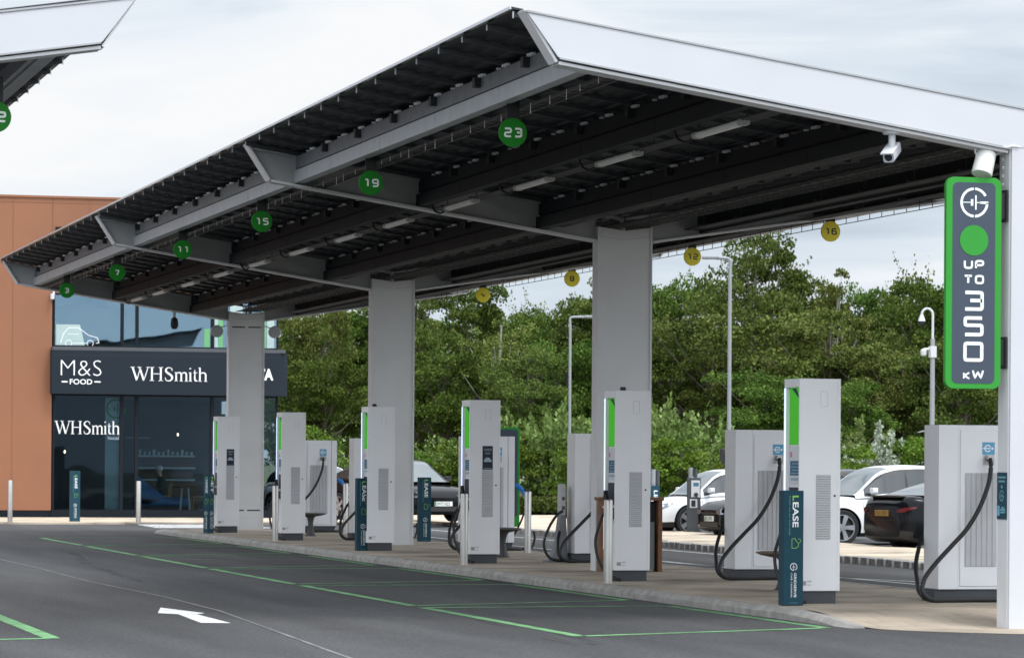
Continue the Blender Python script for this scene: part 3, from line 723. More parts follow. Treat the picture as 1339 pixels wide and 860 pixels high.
# ---------------------------------------------------------------- cameras and floodlights
t = thing('security_camera', 'white bullet security camera hanging below the white fascia', 'security camera', (-1.617, .12, BOTZ(1.617) - .0))
m = MB(); m.lathe([(.085, -.055), (.095, -.045), (.095, -.0)], (0, 0, 0), 'z', 24); m.lathe([(.035, -.20), (.035, -.055)], (0, 0, 0), 'z', 16); m.build('mount', 'white', t, smooth=True)
m = MB(); a, b = Vector((-.06, -.02, -.32)), Vector((.05, .18, -.17)); 
d_ = Vector((-.55, -.70, -.45)).normalized(); s_ = d_.cross(Z_).normalized(); u_ = s_.cross(d_)
o = Vector((.0, 0, -.235)); m.prism(rrect(-.055, .055, -.055, .055, .02, 3), o, s_, u_, d_, -.14, .13); m.build('camera_housing', 'white', t, smooth=True)
m = MB(); m.prism(rrect(-.065, .065, .05, .064, .006, 2), o, s_, u_, d_, -.10, .18); m.build('sun_shield', 'white', t, smooth=True)
m = MB(); m.prism(circ(0, 0, .04, 20), o, s_, u_, d_, .13, .134); m.build('lens', 'dark_s', t)
t = thing('floodlight', 'white floodlight on a bracket beside the head of the white front column', 'floodlight', (-.60, .12, 4.70))
dd = Vector((-.32, -.25, -.92)).normalized(); s_ = dd.cross(Y_).normalized(); u_ = s_.cross(dd); o = Vector((.0, 0, -.03))
m = MB(); R3 = []
for (r, h) in ((.075, .0), (.095, .02), (.10, .05), (.105, .25), (.10, .262)):
    R3.append([o + dd * h + (s_ * math.cos(2 * PI * j / 24) + u_ * math.sin(2 * PI * j / 24)) * r for j in range(24)])
vs = [p for r in R3 for p in r]; m.add(vs, [(i * 24 + j, i * 24 + (j + 1) % 24, (i + 1) * 24 + (j + 1) % 24, (i + 1) * 24 + j) for i in range(4) for j in range(24)] + [list(range(24)), list(range(96, 120))]); m.build('lamp_housing', 'fixt', t, smooth=True)
m = MB(); m.tube(catmull([(-.11, 0, .04), (-.115, 0, -.06), o + s_ * .105 + dd * .1], 4), .01, 6); m.tube(catmull([(.09, 0, .04), (.10, 0, -.06), o - s_ * .105 + dd * .1], 4), .01, 6); m.build('bracket', 'tie', t)
m = MB(); m.tube(catmull([(.0, -.02, .03), (.07, -.1, .045), (.14, -.16, .0), (.2, -.17, .02), (.28, -.165, .01)], 6), .006, 6); m.build('cable', 'tie', t)
for sx, lab in ((-1, 'round grey floodlight on the left of the farthest column head'), (1, 'round grey floodlight on the right of the farthest column head')):
    t = thing('floodlight', lab, 'floodlight', (sx * (HW + .25), 3 * SP + .1, 4.42), 0, 'floodlights on the farthest column')
    m = MB(); m.lathe([(.06, .16), (.13, .12), (.14, 0), (.12, -.02)], (0, 0, 0), 'y', 20); m.build('lamp_housing', 'trim', t, smooth=True)
    m = MB(); m.tube([(0, .06, .02), (-sx * .12, .06, .10), (-sx * .25, .06, .14)], .014, 6); m.build('bracket', 'steel_w', t)
t = thing('dome_camera', 'small black dome camera hanging from the far end of the canopy', 'security camera', (-1.62, 3 * SP + .1, BOTZ(1.62)))
m = MB(); m.lathe([(.06, -.05), (.06, 0)], (0, 0, 0), 'z', 16); m.lathe([(.03, -.16), (.03, -.05)], (0, 0, 0), 'z', 10); m.build('mount', 'fixb', t, smooth=True)
m = MB(); m.lathe([(.01, -.42), (.05, -.41), (.085, -.36), (.09, -.28), (.07, -.18), (.03, -.15)], (0, 0, 0), 'z', 18); m.build('dome', 'black', t, smooth=True)

# ---------------------------------------------------------------- 350 kW sign on the near column
t = thing('power_rating_sign', 'tall green bordered sign reading UP TO 350 kW beside the white front column', 'sign', (-.776, .06, 3.343))
sw, sh = .592, 2.11
m = MB(); m.prism(rrect(-sw / 2, sw / 2, -sh / 2, sh / 2, .085, 8), (0, 0, 0), X_, Z_, NY, -.02, .04); m.build('sign_border', 'green', t, bevel=.004)
m = MB(); m.prism(rrect(-.228, .228, -1.003, 1.003, .055, 6), (0, 0, 0), X_, Z_, NY, .038, .043); m.build('sign_face', 'slate', t)
m = MB(); emblem(m, (.0, -.043, .803), X_, Z_, NY, 0, .004, .15); m.build('emblem', 'num', t)
m = MB(); m.prism(circ(0, .425, .152, 48), (0, 0, 0), X_, Z_, NY, .043, .047); m.build('green_dot', 'green', t)
m = MB()
sq_text(m, 'UP', .092, .098, .021, .022, (0, -.043, .185), X_, Z_, NY, 0, .004); m.build('upper_lettering', 'num', t); m = MB(); sq_text(m, 'TO', .092, .098, .021, .022, (0, -.043, .035), X_, Z_, NY, 0, .004); m.build('upper_lettering', 'num', t); m = MB()
for ch, z in (('3', -.178), ('5', -.432), ('0', -.686)): (lambda q_: (sq_text(q_, ch, .200, .215, .035, 0, (0, -.043, z), X_, Z_, NY, 0, .004, 0, .09), q_.build('rating_digit', 'num', t)))(MB())
sq_text(m, 'K', .075, .075, .017, 0, (-.072, -.043, -.925), X_, Z_, NY, 0, .004); sq_text(m, 'W', .10, .13, .02, 0, (.05, -.043, -.913), X_, Z_, NY, 0, .004)
m.build('lettering', 'num', t)
for z in (.78, -.69):
    m = MB(); m.box(.296, .345, -.02, .06, z - .13, z + .13); m.box(.345, .358, -.05, .09, z - .16, z + .16); m.build('mounting_bracket', 'black', t)
# instruction plate on the near column's left side
t = thing('instruction_plate', 'small teal instruction plate wrapped on the side of the white front column', 'sign', (-HW - .006, .12, 1.22))
m = MB(); m.box(-.004, .0, -.12, .125, -.235, .235); m.build('plate', 'teal', t, bevel=.002)
m = MB()
for z, w in ((.185, .2), (.145, .16), (-.12, .06), (-.14, .12), (-.165, .12)): m.box(-.006, -.004, -w / 2 - (.0 if w > .13 else .03), w / 2 - (.0 if w > .13 else .03), z - .009, z + .009)
emblem(m, (-.004, .0, -.0), NY, Z_, NX, 0, .002, .055); m.prism(circ(0, .09, .018, 12), (-.004, 0, 0), NY, Z_, NX, 0, .002)
m.build('lettering', 'txt_t', t)
m = MB(); m.box(-.006, -.004, .05, .11, -.2, -.1); m.build('blue_patch', 'sticker', t)

# ================================================================== DISPENSERS
def dispenser(loc, label, notice, plug):
    t = thing('charging_dispenser', label, 'charging dispenser', loc, 0, 'charging dispensers along the kerb')
    W, D, H = .473, .504, 2.46
    m = MB(); m.box(.045, W, .0305, D, .14, H); m.build('cabinet', 'body', t, bevel=.006)
    m = MB(); m.box(0, W, 0, .030, .14, H); m.box(0, .044, D - .062, D, .14, H); m.box(0, .044, .031, D - .063, H - .095, H); m.box(0, .044, .031, D - .063, .14, .34); m.build('front_surround', 'body', t, bevel=.005)
    m = MB(); m.box(.03, W - .03, .03, D - .03, 0, .139); m.build('plinth', 'plinth', t)
    m = MB(); m.box(-.006, .0, D - .052, D - .012, .40, H - .10); m.build('led_strip', 'led', t)
    m = MB(); m.box(.036, .045, .05, D - .08, 1.74, H - .10); m.build('green_screen', 'screen_g', t)
    m = MB(); m.prism([(-.14, 0), (.0, 0), (.16, -.14)], (.0345, .21, H - .105), NY, Z_, NX, 0, .002); m.build('screen_stripe', 'teal', t)
    m = MB(); m.box(.038, .045, .055, D - .085, 1.30, 1.72); m.build('info_panel', 'panel', t)
    m = MB(); m.box(.034, .038, .10, D - .11, 1.40, 1.56); m.build('tariff_label', 'info', t)
    m = MB(); [m.box(.0325, .034, .12, D - .14 - .04 * (q % 2), 1.42 + q * .035, 1.428 + q * .035) for q in range(4)]; m.box(.0325, .034, .12, D - .13, 1.345, 1.375); m.build('label_lines', 'info2', t)
    m = MB(); m.box(.034, .038, D - .16, D - .11, 1.60, 1.66); m.build('contact_mark', 'pink', t)
    m = MB(); m.box(.030, .045, .06, D - .09, .98, 1.27); m.build('payment_terminal', 'dark_s', t, bevel=.003)
    m = MB(); m.box(-.02, .045, .10, D - .14, .80, .95); m.build('connector_holster', 'plinth', t, bevel=.01)
    m = MB(); m.box(W - .026, W + .002, -.004, .0, .14, H); m.build('corner_trim', 'body', t, bevel=.0015)
    m = MB(); m.lathe([(.012, -.004), (.014, 0)], (W - .06, 0, 1.18), 'y', 12); m.build('lock', 'plinth', t, smooth=True)
    # louvre on the camera-facing side
    v = MB(); v.box(.195, .365, -.003, .0, .70, 1.41)
    z = .71
    while z < 1.395:
        v.add([(.20, -.003, z), (.36, -.003, z), (.36, -.012, z + .006), (.20, -.012, z + .006), (.20, -.003, z + .02), (.36, -.003, z + .02)], [(0, 1, 2, 3), (3, 2, 5, 4)]); z += .026
    v.build('side_vent', 'vent', t)
    h = MB()
    for q in strip(rrect(.245, .325, 2.155, 2.325, .012, 3), .004, True): h.prism(q, (0, 0, 0), X_, Z_, NY, -.0, .0015)
    h.build('access_hatch', 'vent', t)
    lb = MB(); lb.box(.03, .09, -.002, 0, .20, .25); lb.box(.10, .15, -.002, 0, .235, .255); lb.box(.105, .145, -.002, 0, .20, .212); lb.build('rating_label', 'vent', t)
    lt = MB(); [lt.box(.034, .084, -.0035, -.002, .205 + q * .011, .209 + q * .011) for q in range(4)]; lt.build('label_print', 'plinth', t)
    if notice:
        n_ = MB(); n_.box(.20, .36, -.004, 0, 1.415, 1.77); n_.build('notice', 'dark_s', t)
        n_ = MB(); font_text(n_, 'CHARGE', (.28, -.0045, 1.715), X_, Z_, NY, .001, .035, .12, 0, .01); font_text(n_, 'HERE', (.28, -.0045, 1.66), X_, Z_, NY, .001, .03, .08); n_.build('notice_lettering', 'info2', t); n_ = MB()
        n_.prism([(-.06, 0), (.06, 0), (.06, .03), (.045, .035), (.03, .065), (-.03, .065), (-.045, .035), (-.06, .03)], (.28, -.004, 1.53), X_, Z_, NY, 0, .002)
        n_.build('notice_car', 'info2', t); n_ = MB(); n_.box(.22, .34, -.006, -.004, 1.43, 1.437); n_.build('notice_print', 'info2', t)
    if plug:
        m = MB(); m.lathe([(.028, .0), (.036, .02), (.036, .13), (.02, .16)], (-.035, .30, .96), 'z', 14); m.box(-.06, -.01, .28, .32, 1.08, 1.17); m.build('connector', 'rubber', t, smooth=True)
        m = MB(); m.lathe([(.038, -.0), (.038, .022)], (-.035, .30, .945), 'z', 14); m.build('connector_ring', 'tie', t, smooth=True)
        m = MB(); m.tube(catmull([(-.035, .30, .95), (-.09, .32, .78), (-.15, .36, .52), (-.13, .30, .28), (-.06, .16, .10), (.02, .0, .03), (.08, -.03, .02)], 8), .020, 8); m.build('charging_cable', 'rubber', t, smooth=True)
    if plug != 2:
        m = MB(); m.lathe([(.04, 0), (.04, .035), (.034, .05)], (.16, .2, H), 'z', 12); m.build('antenna', 'black', t, smooth=True)
DY = [3.5, 10.54, 18.2, 25.3, 32.95, 40.0]
DL = ['nearest grey charging dispenser behind the largest teal LEASE bollard', 'grey charging dispenser in front of the second column from the right, beside a steel bollard',
      'grey charging dispenser with a dark notice above its vent, standing clear of the columns', 'grey charging dispenser in front of the third column from the right, beside a LEASE bollard',
      'grey charging dispenser with a round-topped bench behind it and no notice, second farthest', 'farthest grey charging dispenser, dark notice on it, in front of the column by the shop']
for k, y in enumerate(DY): dispenser((-1.363, y, 0), DL[k], k in (2, 5), {0: 2, 3: 0}.get(k, 1))
# ================================================================== POWER CABINETS
CABX = [0, 0, 0, 0, 0, 0]
def cabinet_parts(t, cable=True, second=False):
    W, D, H = .90, .44, 1.975
    m = MB(); m.box(0.0, .235, .0, D, .135, H); m.box(W - .115, W, .0, D, .135, H); m.build('side_pillar', 'body', t, bevel=.006)
    m = MB(); m.box(.238, W - .118, .012, D, .135, H); m.build('cabinet', 'body', t, bevel=.005)
    m = MB(); m.box(.262, W - .135, -.0, .0115, .17, H - .05); m.build('door', 'body', t, bevel=.004)
    m = MB(); m.box(-.03, W - .05, .04, D - .03, 0, .134); m.build('plinth', 'plinth', t)
    v = MB(); v.box(.315, W - .22, -.004, .0, .39, 1.44)
    x = .32
    while x < W - .25:
        v.add([(x, -.004, .395), (x + .008, -.014, .395), (x + .05, -.014, .395), (x + .058, -.004, .395), (x, -.004, 1.435), (x + .008, -.014, 1.435), (x + .05, -.014, 1.435), (x + .058, -.004, 1.435)],
              [(0, 1, 5, 4), (1, 2, 6, 5), (2, 3, 7, 6), (0, 3, 2, 1), (4, 5, 6, 7)]); x += .064
    v.build('vent_panel', 'vent', t)
    m = MB(); m.box(.52, .67, -.003, 0, 1.645, 1.785); m.build('socket_label', 'sticker', t)
    m = MB()
    for q in strip([(.035 * math.cos(math.radians(a)), .035 * math.sin(math.radians(a))) for a in range(20, 330, 22)], .012): m.prism(q, (.585, -.003, 1.715), X_, Z_, NY, 0, .002)
    m.prism([(-.035, -.006), (.03, -.006), (.03, .006), (-.035, .006)], (.585, -.003, 1.715), X_, Z_, NY, 0, .002); m.prism([(-.06, -.005), (-.035, -.005), (-.035, .005), (-.06, .005)], (.585, -.003, 1.715), X_, Z_, NY, 0, .002)
    m.prism(circ(.055, 0, .014, 12), (.585, -.003, 1.715), X_, Z_, NY, 0, .002); m.build('label_symbol', 'txt', t)
    m = MB(); m.box(.53, .665, -.002, 0, 1.53, 1.642); m.build('socket_plate', 'vent', t)
    m = MB(); m.lathe([(.036, -.05), (.036, 0)], (.585, 0, 1.605), 'y', 14); m.lathe([(.03, -.085), (.03, -.05)], (.585, 0, 1.605), 'y', 14); m.build('cable_gland', 'steel', t, smooth=True)
    pts = [(.585, -.07, 1.60), (.575, -.12, 1.5), (.54, -.14, 1.32), (.43, -.16, 1.06), (.27, -.18, .82), (.07, -.20, .62), (-.13, -.24, .43), (-.27, -.28, .27), (-.31, -.32, .13), (-.22, -.35, .035), (-.02, -.34, .028), (.3, -.30, .028), (.7, -.28, .028), (.95, -.2, .028), (1.05, .1, .03)]
    m = MB(); m.tube(catmull(pts, 8), .026, 9); m.build('charging_cable', 'rubber', t, smooth=True)
    pts = [(.12, .48, .80), (.0, .47, .70), (-.10, .34, .58), (-.22, .12, .40), (-.29, -.1, .24), (-.30, -.2, .11), (-.2, -.24, .03), (.02, -.2, .028), (.5, -.16, .028)]
    m = MB(); m.tube(catmull(pts, 8), .024, 9); m.build('loop_cable', 'rubber', t, smooth=True)
    # blue connector parked on the far side
    m = MB(); m.tube([(W, .22, 1.12), (W + .05, .20, 1.13), (W + .13, .16, 1.10), (W + .20, .10, 1.0), (W + .235, .06, .90)], .045, 10, 0, .034); m.build('connector', 'blue', t, smooth=True)
    m = MB(); m.box(W, W + .05, .15, .29, 1.03, 1.20); m.tube([(W + .2, .1, 1.06), (W + .28, .06, 1.03)], .022, 8); m.build('connector_dock', 'plinth', t)
    pts = [(W + .23, .06, .90), (W + .22, .08, .74), (W + .15, .12, .5), (W + .04, .18, .25), (W - .05, .1, .05), (W - .2, -.04, .03)]
    m = MB(); m.tube(catmull(pts, 8), .018, 8); m.build('far_cable', 'rubber', t, smooth=True)
    pts = [(W - .1, .0, .03), (W + .15, -.06, .03), (W + .32, .0, .06), (W + .4, .12, .2), (W + .41, .2, .32)]
    m = MB(); m.tube(catmull(pts, 8), .022, 8); m.build('floor_cable', 'rubber', t, smooth=True)
cl = ['large grey power cabinet with looping black cable beside the white front column', 'large grey power cabinet with two looping cables left of the nearest dispenser',
      'grey power cabinet half hidden by a column, grey moulded cable stand leaning at its left', 'grey power cabinet behind the dispenser with the notice, green bordered panel at its back',
      'grey power cabinet hidden behind the third column, only its blue connector showing', 'farthest grey power cabinet with a black cable hanging across its vent']
cabs = []
proto = thing('power_cabinet', cl[0], 'power cabinet', (.45, 3.95, 0), 0, 'grey power cabinets on the island'); cabinet_parts(proto)
for k, (x, y) in enumerate([(.45, 3.95), (.45, 11.07), (.45, 18.77), (.45, 25.73), (.16, 33.4), (.45, 40.6)]):
    o = proto if k == 0 else copy_tree(proto)
    o.location = (x, y, 0); o['label'] = cl[k]; cabs.append(o)
t = cabs[3]
m = MB(); m.prism(rrect(.40, 1.115, .40, 2.14, .06, 5), (0, 0, 0), X_, Z_, Y_, .46, .53); m.build('panel_border', 'green', t, bevel=.004)
m = MB(); m.prism(rrect(.44, 1.075, .58, 2.10, .04, 5), (0, 0, 0), X_, Z_, Y_, .455, .4605); m.build('panel_face', 'slate', t)
m = MB(); m.tube(catmull([(.42, .42, 1.97), (.46, .43, 2.03), (.52, .44, 2.0)], 5), .014, 6); m.build('cable_loop', 'tie', t)
# grey moulded cable stand
t = thing('cable_stand', 'grey wedge shaped cable stand with a pale upright plate beside a power cabinet', 'cable stand', (.30, 18.95, 0))
m = MB(); m.prism([(-.18, 0), (.16, 0), (.10, .10), (.075, .55), (.06, .82), (0, .82), (-.07, .3), (-.16, .05)], (0, 0, 0), X_, Z_, Y_, 0, .22); m.build('stand_foot', 'wedge', t, bevel=.012)
m = MB(); m.prism(rrect(-.02, .05, .72, 1.20, .02, 3), (0, 0, 0), X_, Z_, Y_, -.02, .2); m.build('plate', 'vent', t, bevel=.006)
m = MB(); m.box(-.005, .035, -.026, -.02, .80, .86); m.box(-.005, .035, -.026, -.02, .95, 1.0); m.build('slot', 'plinth', t)
m = MB(); m.box(-.24, .3, -.12, .25, .0, .03); m.build('base_plate', 'wedge', t, bevel=.006)
m = MB(); m.tube(catmull([(0, -.02, .78), (-.1, -.06, .72), (-.24, -.1, .52), (-.32, -.12, .28), (-.26, -.14, .1), (-.12, -.14, .035), (.2, -.16, .03)], 8), .022, 8); m.build('cable', 'rubber', t, smooth=True)

# ================================================================== BOLLARDS AND SLEEVES
def bollard(x, y, z, h, r, label):
    t = thing('steel_bollard', label, 'bollard', (x, y, z), 0, 'brushed steel bollards')
    m = MB(); m.lathe([(r, 0), (r, h - .02), (r - .006, h - .006), (r - .016, h)], (0, 0, 0), 'z', 28); m.build('post', 'steel', t, smooth=True)
    m = MB(); m.lathe([(r + .02, 0), (r + .02, .006), (r, .008)], (0, 0, 0), 'z', 28); m.build('base_ring', 'steel', t, smooth=True)
for a in ((-1.63, 17.45, 0, 1.06, .058, 'steel bollard beside the dispenser with the dark notice on it, near the middle'), (-1.63, 9.93, 0, 1.06, .058, 'tallest steel bollard, nearest the camera, beside the dispenser before the second column'),
          (-1.62, 32.2, 0, 1.06, .058, 'steel bollard on the kerb left of the second farthest dispenser'), (1.15, 24.1, 0, 1.04, .058, 'steel bollard on the far side by the blue connector'),
          (1.29, 39.4, 0, 1.06, .058, 'steel bollard in front of the black car, far side of the island'), (-.68, 55.4, ROAD + .045, 1.06, .062, 'steel bollard in front of the shop window'),
          (-3.98, 55.1, ROAD + .05, 1.06, .062, 'steel bollard in front of the orange wall at the left edge')): bollard(*a)
def sleeve_text(t, face, word):
    o, ux, un = face                          # face centre bottom, horizontal axis, outward normal
    o, ux, un = Vector(o), Vector(ux), Vector(un); D = -Z_
    def zz(y): return 1.24 - (y - 38) / 777 * 1.24
    def xx(x): return (x - 112.5) / 135 * .22
    P = lambda x, y: o + ux * xx(x) + Z_ * zz(y) + un * .002
    g, w, p = MB(), MB(), MB()
    first, rest = word[0], word[1:]
    n = len(word); a0, a1 = 72, 285; step = (a1 - a0 + 8) / n
    font_text(g, first, P(124, a0 + (step - 10) / 2), D, ux, un, 0, .068, (step - 10) / 777 * 1.24, 0, .02)
    font_text(w, rest, P(124, a0 + step + (a1 - a0 - step) / 2), D, ux, un, 0, .068, (a1 - a0 - step) / 777 * 1.24, 0, .02)
    g.build('headline_initial', 'txt_g', t); w.build('headline', 'txt', t); g, w = MB(), MB()
    font_text(p, 'Check out our best deals', P(85, 205), D, ux, un, 0, .019, .42)
    car = strip([(-.045, -.02), (-.05, .015), (-.02, .03), (.0, .055), (.035, .055), (.055, .02), (.055, -.02), (-.045, -.02)], .005)
    for q in car: g.prism([(v.x, v.y) for v in q], P(112, 392), D, ux, un, 0, .001)
    for q in strip(chamfer([(.0, .06), (-.02, .085), (-.045, .07), (-.045, .05)], .01)[0], .004): g.prism([(v.x, v.y) for v in q], P(112, 392), D, ux, un, 0, .001)
    emblem(w, P(113, 552), D, ux, un, 0, .001, .041); w.build('emblem', 'txt', t); w = MB()
    font_text(w, 'GRIDSERVE', P(124, 675), D, ux, un, 0, .028, .262, 0, .012)
    font_text(w, 'CAR LEASING', P(99, 675), D, ux, un, 0, .017, .262)
    p.build('small_print', 'txt_t', t); p = MB()
    for k in range(5): p.prism([(-.05 + k * .02, 0), (-.035 + k * .02, .006), (-.03 + k * .02, 0)], P(112, 796), ux, Z_, un, 0, .001)
    g.build('car_icon', 'txt_g', t); w.build('brand_lettering', 'txt', t); p.build('bottom_mark', 'txt_t', t)
def sleeve(x, y, z, w, h, rot, label, word='LEASE', d=.17, two=False):
    t = thing('bollard_sleeve', label, 'bollard sign', (x, y, z), rot, 'teal advertising sleeves on bollards')
    s = MB(); s.box(-w / 2, w / 2, 0, d, 0.004, h); s.build('sleeve', 'teal', t, bevel=.006)
    sleeve_text(t, ((0, -.001, 0), X_, NY), word)
    if two: sleeve_text(t, ((-w / 2 - .001, d / 2, 0), NY, NX), two)
sleeve(-1.60, 3.0, 0, .225, 1.24, 0, 'teal LEASE bollard sleeve nearest the camera, beside the nearest dispenser')
sleeve(-1.41, 25.42, 0, .21, 1.24, 0, 'teal LEASE bollard sleeve on the kerb below the third column')
sleeve(1.28, 32.1, 0, .235, 1.23, 0, 'teal LEASE bollard sleeve in front of the number plate of the black car')
sleeve(-1.61, 39.28, 0, .158, 1.23, math.radians(34), 'teal CHARGE bollard sleeve with two printed faces left of the farthest dispenser', 'NET', .158, 'CHARGE')
sleeve(-2.18, 56.27, ROAD + .05, .255, 1.30, 0, 'teal LEASE bollard sleeve standing alone in front of the shop window')
# ================================================================== BENCHES, BIN
def bench(y, top, label):
    t = thing('perch_bench', label, 'bench', (-.07, y, 0), 0, 'rounded perch benches between the dispensers')
    m = MB(); R = []
    for sc, z in ((.55, .395), (.86, .425), (1.0, .452), (.985, .462), (.9, .468)):
        R.append([(math.copysign(abs(math.cos(2 * PI * j / 32)) ** .85, math.cos(2 * PI * j / 32)) * .47 * sc, math.sin(2 * PI * j / 32) * .62 * sc, z) for j in range(32)])
    vs = [p for r in R for p in r]; m.add(vs, [(i * 32 + j, i * 32 + (j + 1) % 32, (i + 1) * 32 + (j + 1) % 32, (i + 1) * 32 + j) for i in range(4) for j in range(32)] + [list(range(32)), list(range(128, 160))])
    m.build('seat', top, t, smooth=True)
    for sx, sy in ((.09, -.33), (-.04, .33)):
        m = MB(); m.lathe([(.13, 0), (.10, .02), (.062, .14), (.05, .26), (.07, .36), (.12, .42)], (sx, sy, 0), 'z', 20); m.build('leg', 'seat', t, smooth=True)
bench(7.2, 'seat_w', 'perch bench with brown timber top half hidden by the nearest LEASE sleeve')
bench(21.8, 'seat', 'black perch bench right of the dispenser with the notice')
bench(37.2, 'seat', 'black perch bench in front of the farthest power cabinet')
t = thing('litter_bin', 'timber framed double litter bin with grey metal doors behind the second dispenser', 'litter bin', (-.02, 14.3, 0))
for sx, xe in ((-1, -.43), (1, .48)): m = MB(); m.box(xe - (.06 if sx > 0 else 0), xe + (.06 if sx < 0 else 0), 0, .16 if sx < 0 else .24, 0, 1.0); m.build('side_panel', 'wood', t, bevel=.004)
m = MB(); m.box(-.45, .50, -.01, .25, 1.0, 1.045); m.build('lid', 'wood', t, bevel=.004)
m = MB(); m.box(-.37, .42, .10, .22, .02, .99); m.build('dark_liner', 'black', t)
for sx in (-1, 1):
    m = MB(); m.box(.01 if sx > 0 else -.37, .37 if sx > 0 else -.01, .02, .06, .02, .70); m.build('door', 'bin', t, bevel=.004)
    m = MB(); m.box(.12 if sx > 0 else -.2, .2 if sx > 0 else -.12, .012, .02, .28, .38); m.box(.08 if sx > 0 else -.25, .25 if sx > 0 else -.08, .014, .02, .57, .575); m.build('door_marking', 'black', t)
# ================================================================== POSTS
def bend(p, q, r_, n=8):
    return [p, q]
def lamp_post(px, depth, top_px, arm_px, label, z0=ROAD):
    b = gnd(px, depth, z0); tp = at(px, top_px, depth); H = tp.z - z0
    a = at(arm_px, top_px, depth); L = (Vector((a.x, a.y, 0)) - Vector((tp.x, tp.y, 0))); ln = L.length; L.normalize()
    t = thing('lamp_post', label, 'lamp post', b)
    m = MB(); m.tube([(0, 0, 0), (0, 0, 1.3)], .085, 14); m.build('base', 'lampgrey', t, smooth=True)
    m = MB(); m.tube([(0, 0, 1.3), (0, 0, H - .25)], .05, 14, 0, .042); m.tube(catmull([(0, 0, H - .3), (0, 0, H - .06), L * .14 + Z_ * (H - .01), L * (ln * .5) + Z_ * (H - .01)], 6), .040, 10); m.build('post', 'lampgrey', t, smooth=True)
    m = MB(); c0 = L * (ln * .42) + Z_ * (H + .0); sd = L.cross(Z_); m.prism(rrect(-.12, .12, -.035, .045, .03, 3), c0, sd, Z_, L, 0, ln * .6); m.build('lamp_head', 'lampgrey', t, smooth=True)
    m = MB(); m.prism(rrect(-.09, .09, -.043, -.034, .004, 2), c0, sd, Z_, L, .06, ln * .55); m.build('lens', 'fixt', t)
    return t, H
t, H = lamp_post(953, 80, 337, 917, 'tall grey lamp post with its lamp head to the left, beside the yellow 12 sign')
m = MB(); m.box(-.14, .14, -.14, .14, 1.62, 1.9); m.box(-.2, -.1, -.1, .1, 1.7, 2.0); m.build('collar', 'black', t, bevel=.02)
lamp_post(744.5, 110, 414, 790, 'grey lamp post with its arm to the right, behind the second column')
b = gnd(1218.5, 100); t = thing('camera_post', 'grey post with a white swan neck camera behind the green sign', 'camera post', b)
zt_ = at(1218, 402, 100).z - b.z; L = (at(1203, 402, 100) - at(1218, 402, 100)); L.z = 0; L.normalize()
m = MB(); m.tube([(0, 0, 0), (0, 0, zt_ - .9)], .085, 14, 0, .065); m.build('post', 'lampgrey', t, smooth=True)
m = MB(); m.tube([(0, 0, zt_ - .9), (0, 0, zt_ - .2)] + [L * (.16 - .16 * math.cos(a * PI / 8)) + Z_ * (zt_ - .2 + .17 * math.sin(a * PI / 8)) for a in range(1, 9)], .035, 10); m.build('swan_neck', 'white', t, smooth=True)
m = MB(); o = L * .32; m.lathe([(.04, -.0), (.07, -.08), (.11, -.2)], (o.x, o.y, zt_ - .2), 'z', 16); m.build('camera_hood', 'white', t, smooth=True)
m = MB(); m.lathe([(.02, -.32), (.07, -.29), (.095, -.22), (.095, -.2)], (o.x, o.y, zt_ - .2), 'z', 16); m.build('camera_dome', 'dark_s', t, smooth=True)
m = MB(); o = L * .26; m.box(-.09, .09, -.09, .09, zt_ - 1.45, zt_ - 1.12); m.tube([(0, 0, zt_ - 1.2), (o.x, o.y, zt_ - 1.22)], .04, 8); m.lathe([(.03, -.22), (.08, -.18), (.09, -.05), (.05, .0)], (o.x, o.y, zt_ - 1.2), 'z', 14); m.build('side_camera', 'white', t, smooth=True)
m = MB()
for sg in (-1, 1): m.tube([L * 0 + Z_ * (zt_ - 3.55), L * (sg * .3) + Z_ * (zt_ - 3.6), L * (sg * .42) + Z_ * (zt_ - 3.63)], .03, 6, 0, .015)
m.build('bracket', 'lampgrey', t, smooth=True)
# car-park charge posts
def ac_post(loc, rz, label):
    t = thing('charge_post', label, 'charge post', loc, rz, 'car park charge posts')
    m = MB(); m.box(-.15, .15, 0, .26, 0, 1.22); m.build('post_body', 'plinth', t, bevel=.012)
    m = MB(); m.box(-.05, .145, -.012, 0, .78, 1.16); m.build('upper_face', 'white', t, bevel=.006)
    m = MB(); m.box(.0, .12, -.016, -.012, 1.03, 1.11); m.build('display', 'info', t)
    m = MB(); m.box(-.08, .09, -.014, 0, .54, .74); m.build('socket_face', 'white', t, bevel=.006)
    m = MB(); m.box(-.045, .05, -.02, -.013, .57, .71); m.lathe([(.035, -.05), (.05, 0)], (.06, -.01, .84), 'y', 12); m.build('socket', 'black', t)
    m = MB(); m.tube([(-.08, .2, 1.2), (-.08, .2, 1.45)], .05, 10); m.tube([(.03, .2, 1.2), (.03, .2, 1.42)], .045, 10, 1); m.build('rear_tube', ['lampgrey', 'plinth'], t, smooth=True)
    m = MB(); m.tube(catmull([(.06, -.05, .84), (.16, -.08, .6), (.2, -.1, .3), (.28, -.05, .08), (.4, .1, .02), (.46, .3, .2), (.42, .6, .55)], 8), .012, 6); m.build('charging_lead', 'rubber', t, smooth=True)
    m = MB(); m.box(-.19, .19, -.04, .3, 0, .02); m.build('base_plate', 'plinth', t)
ac_post(gnd(907, 77.6, ROAD + .105), -TH - .12, 'grey charge post with white faces in front of the white hatchback')
b = gnd(856, 80, ROAD + .105)
t = thing('charge_post', 'partly hidden charge post with a teal printed panel left of the white hatchback', 'charge post', b, -TH, 'car park charge posts')
m = MB(); m.box(-.12, .12, 0, .2, 0, 1.02); m.build('post_body', 'teal', t, bevel=.01)
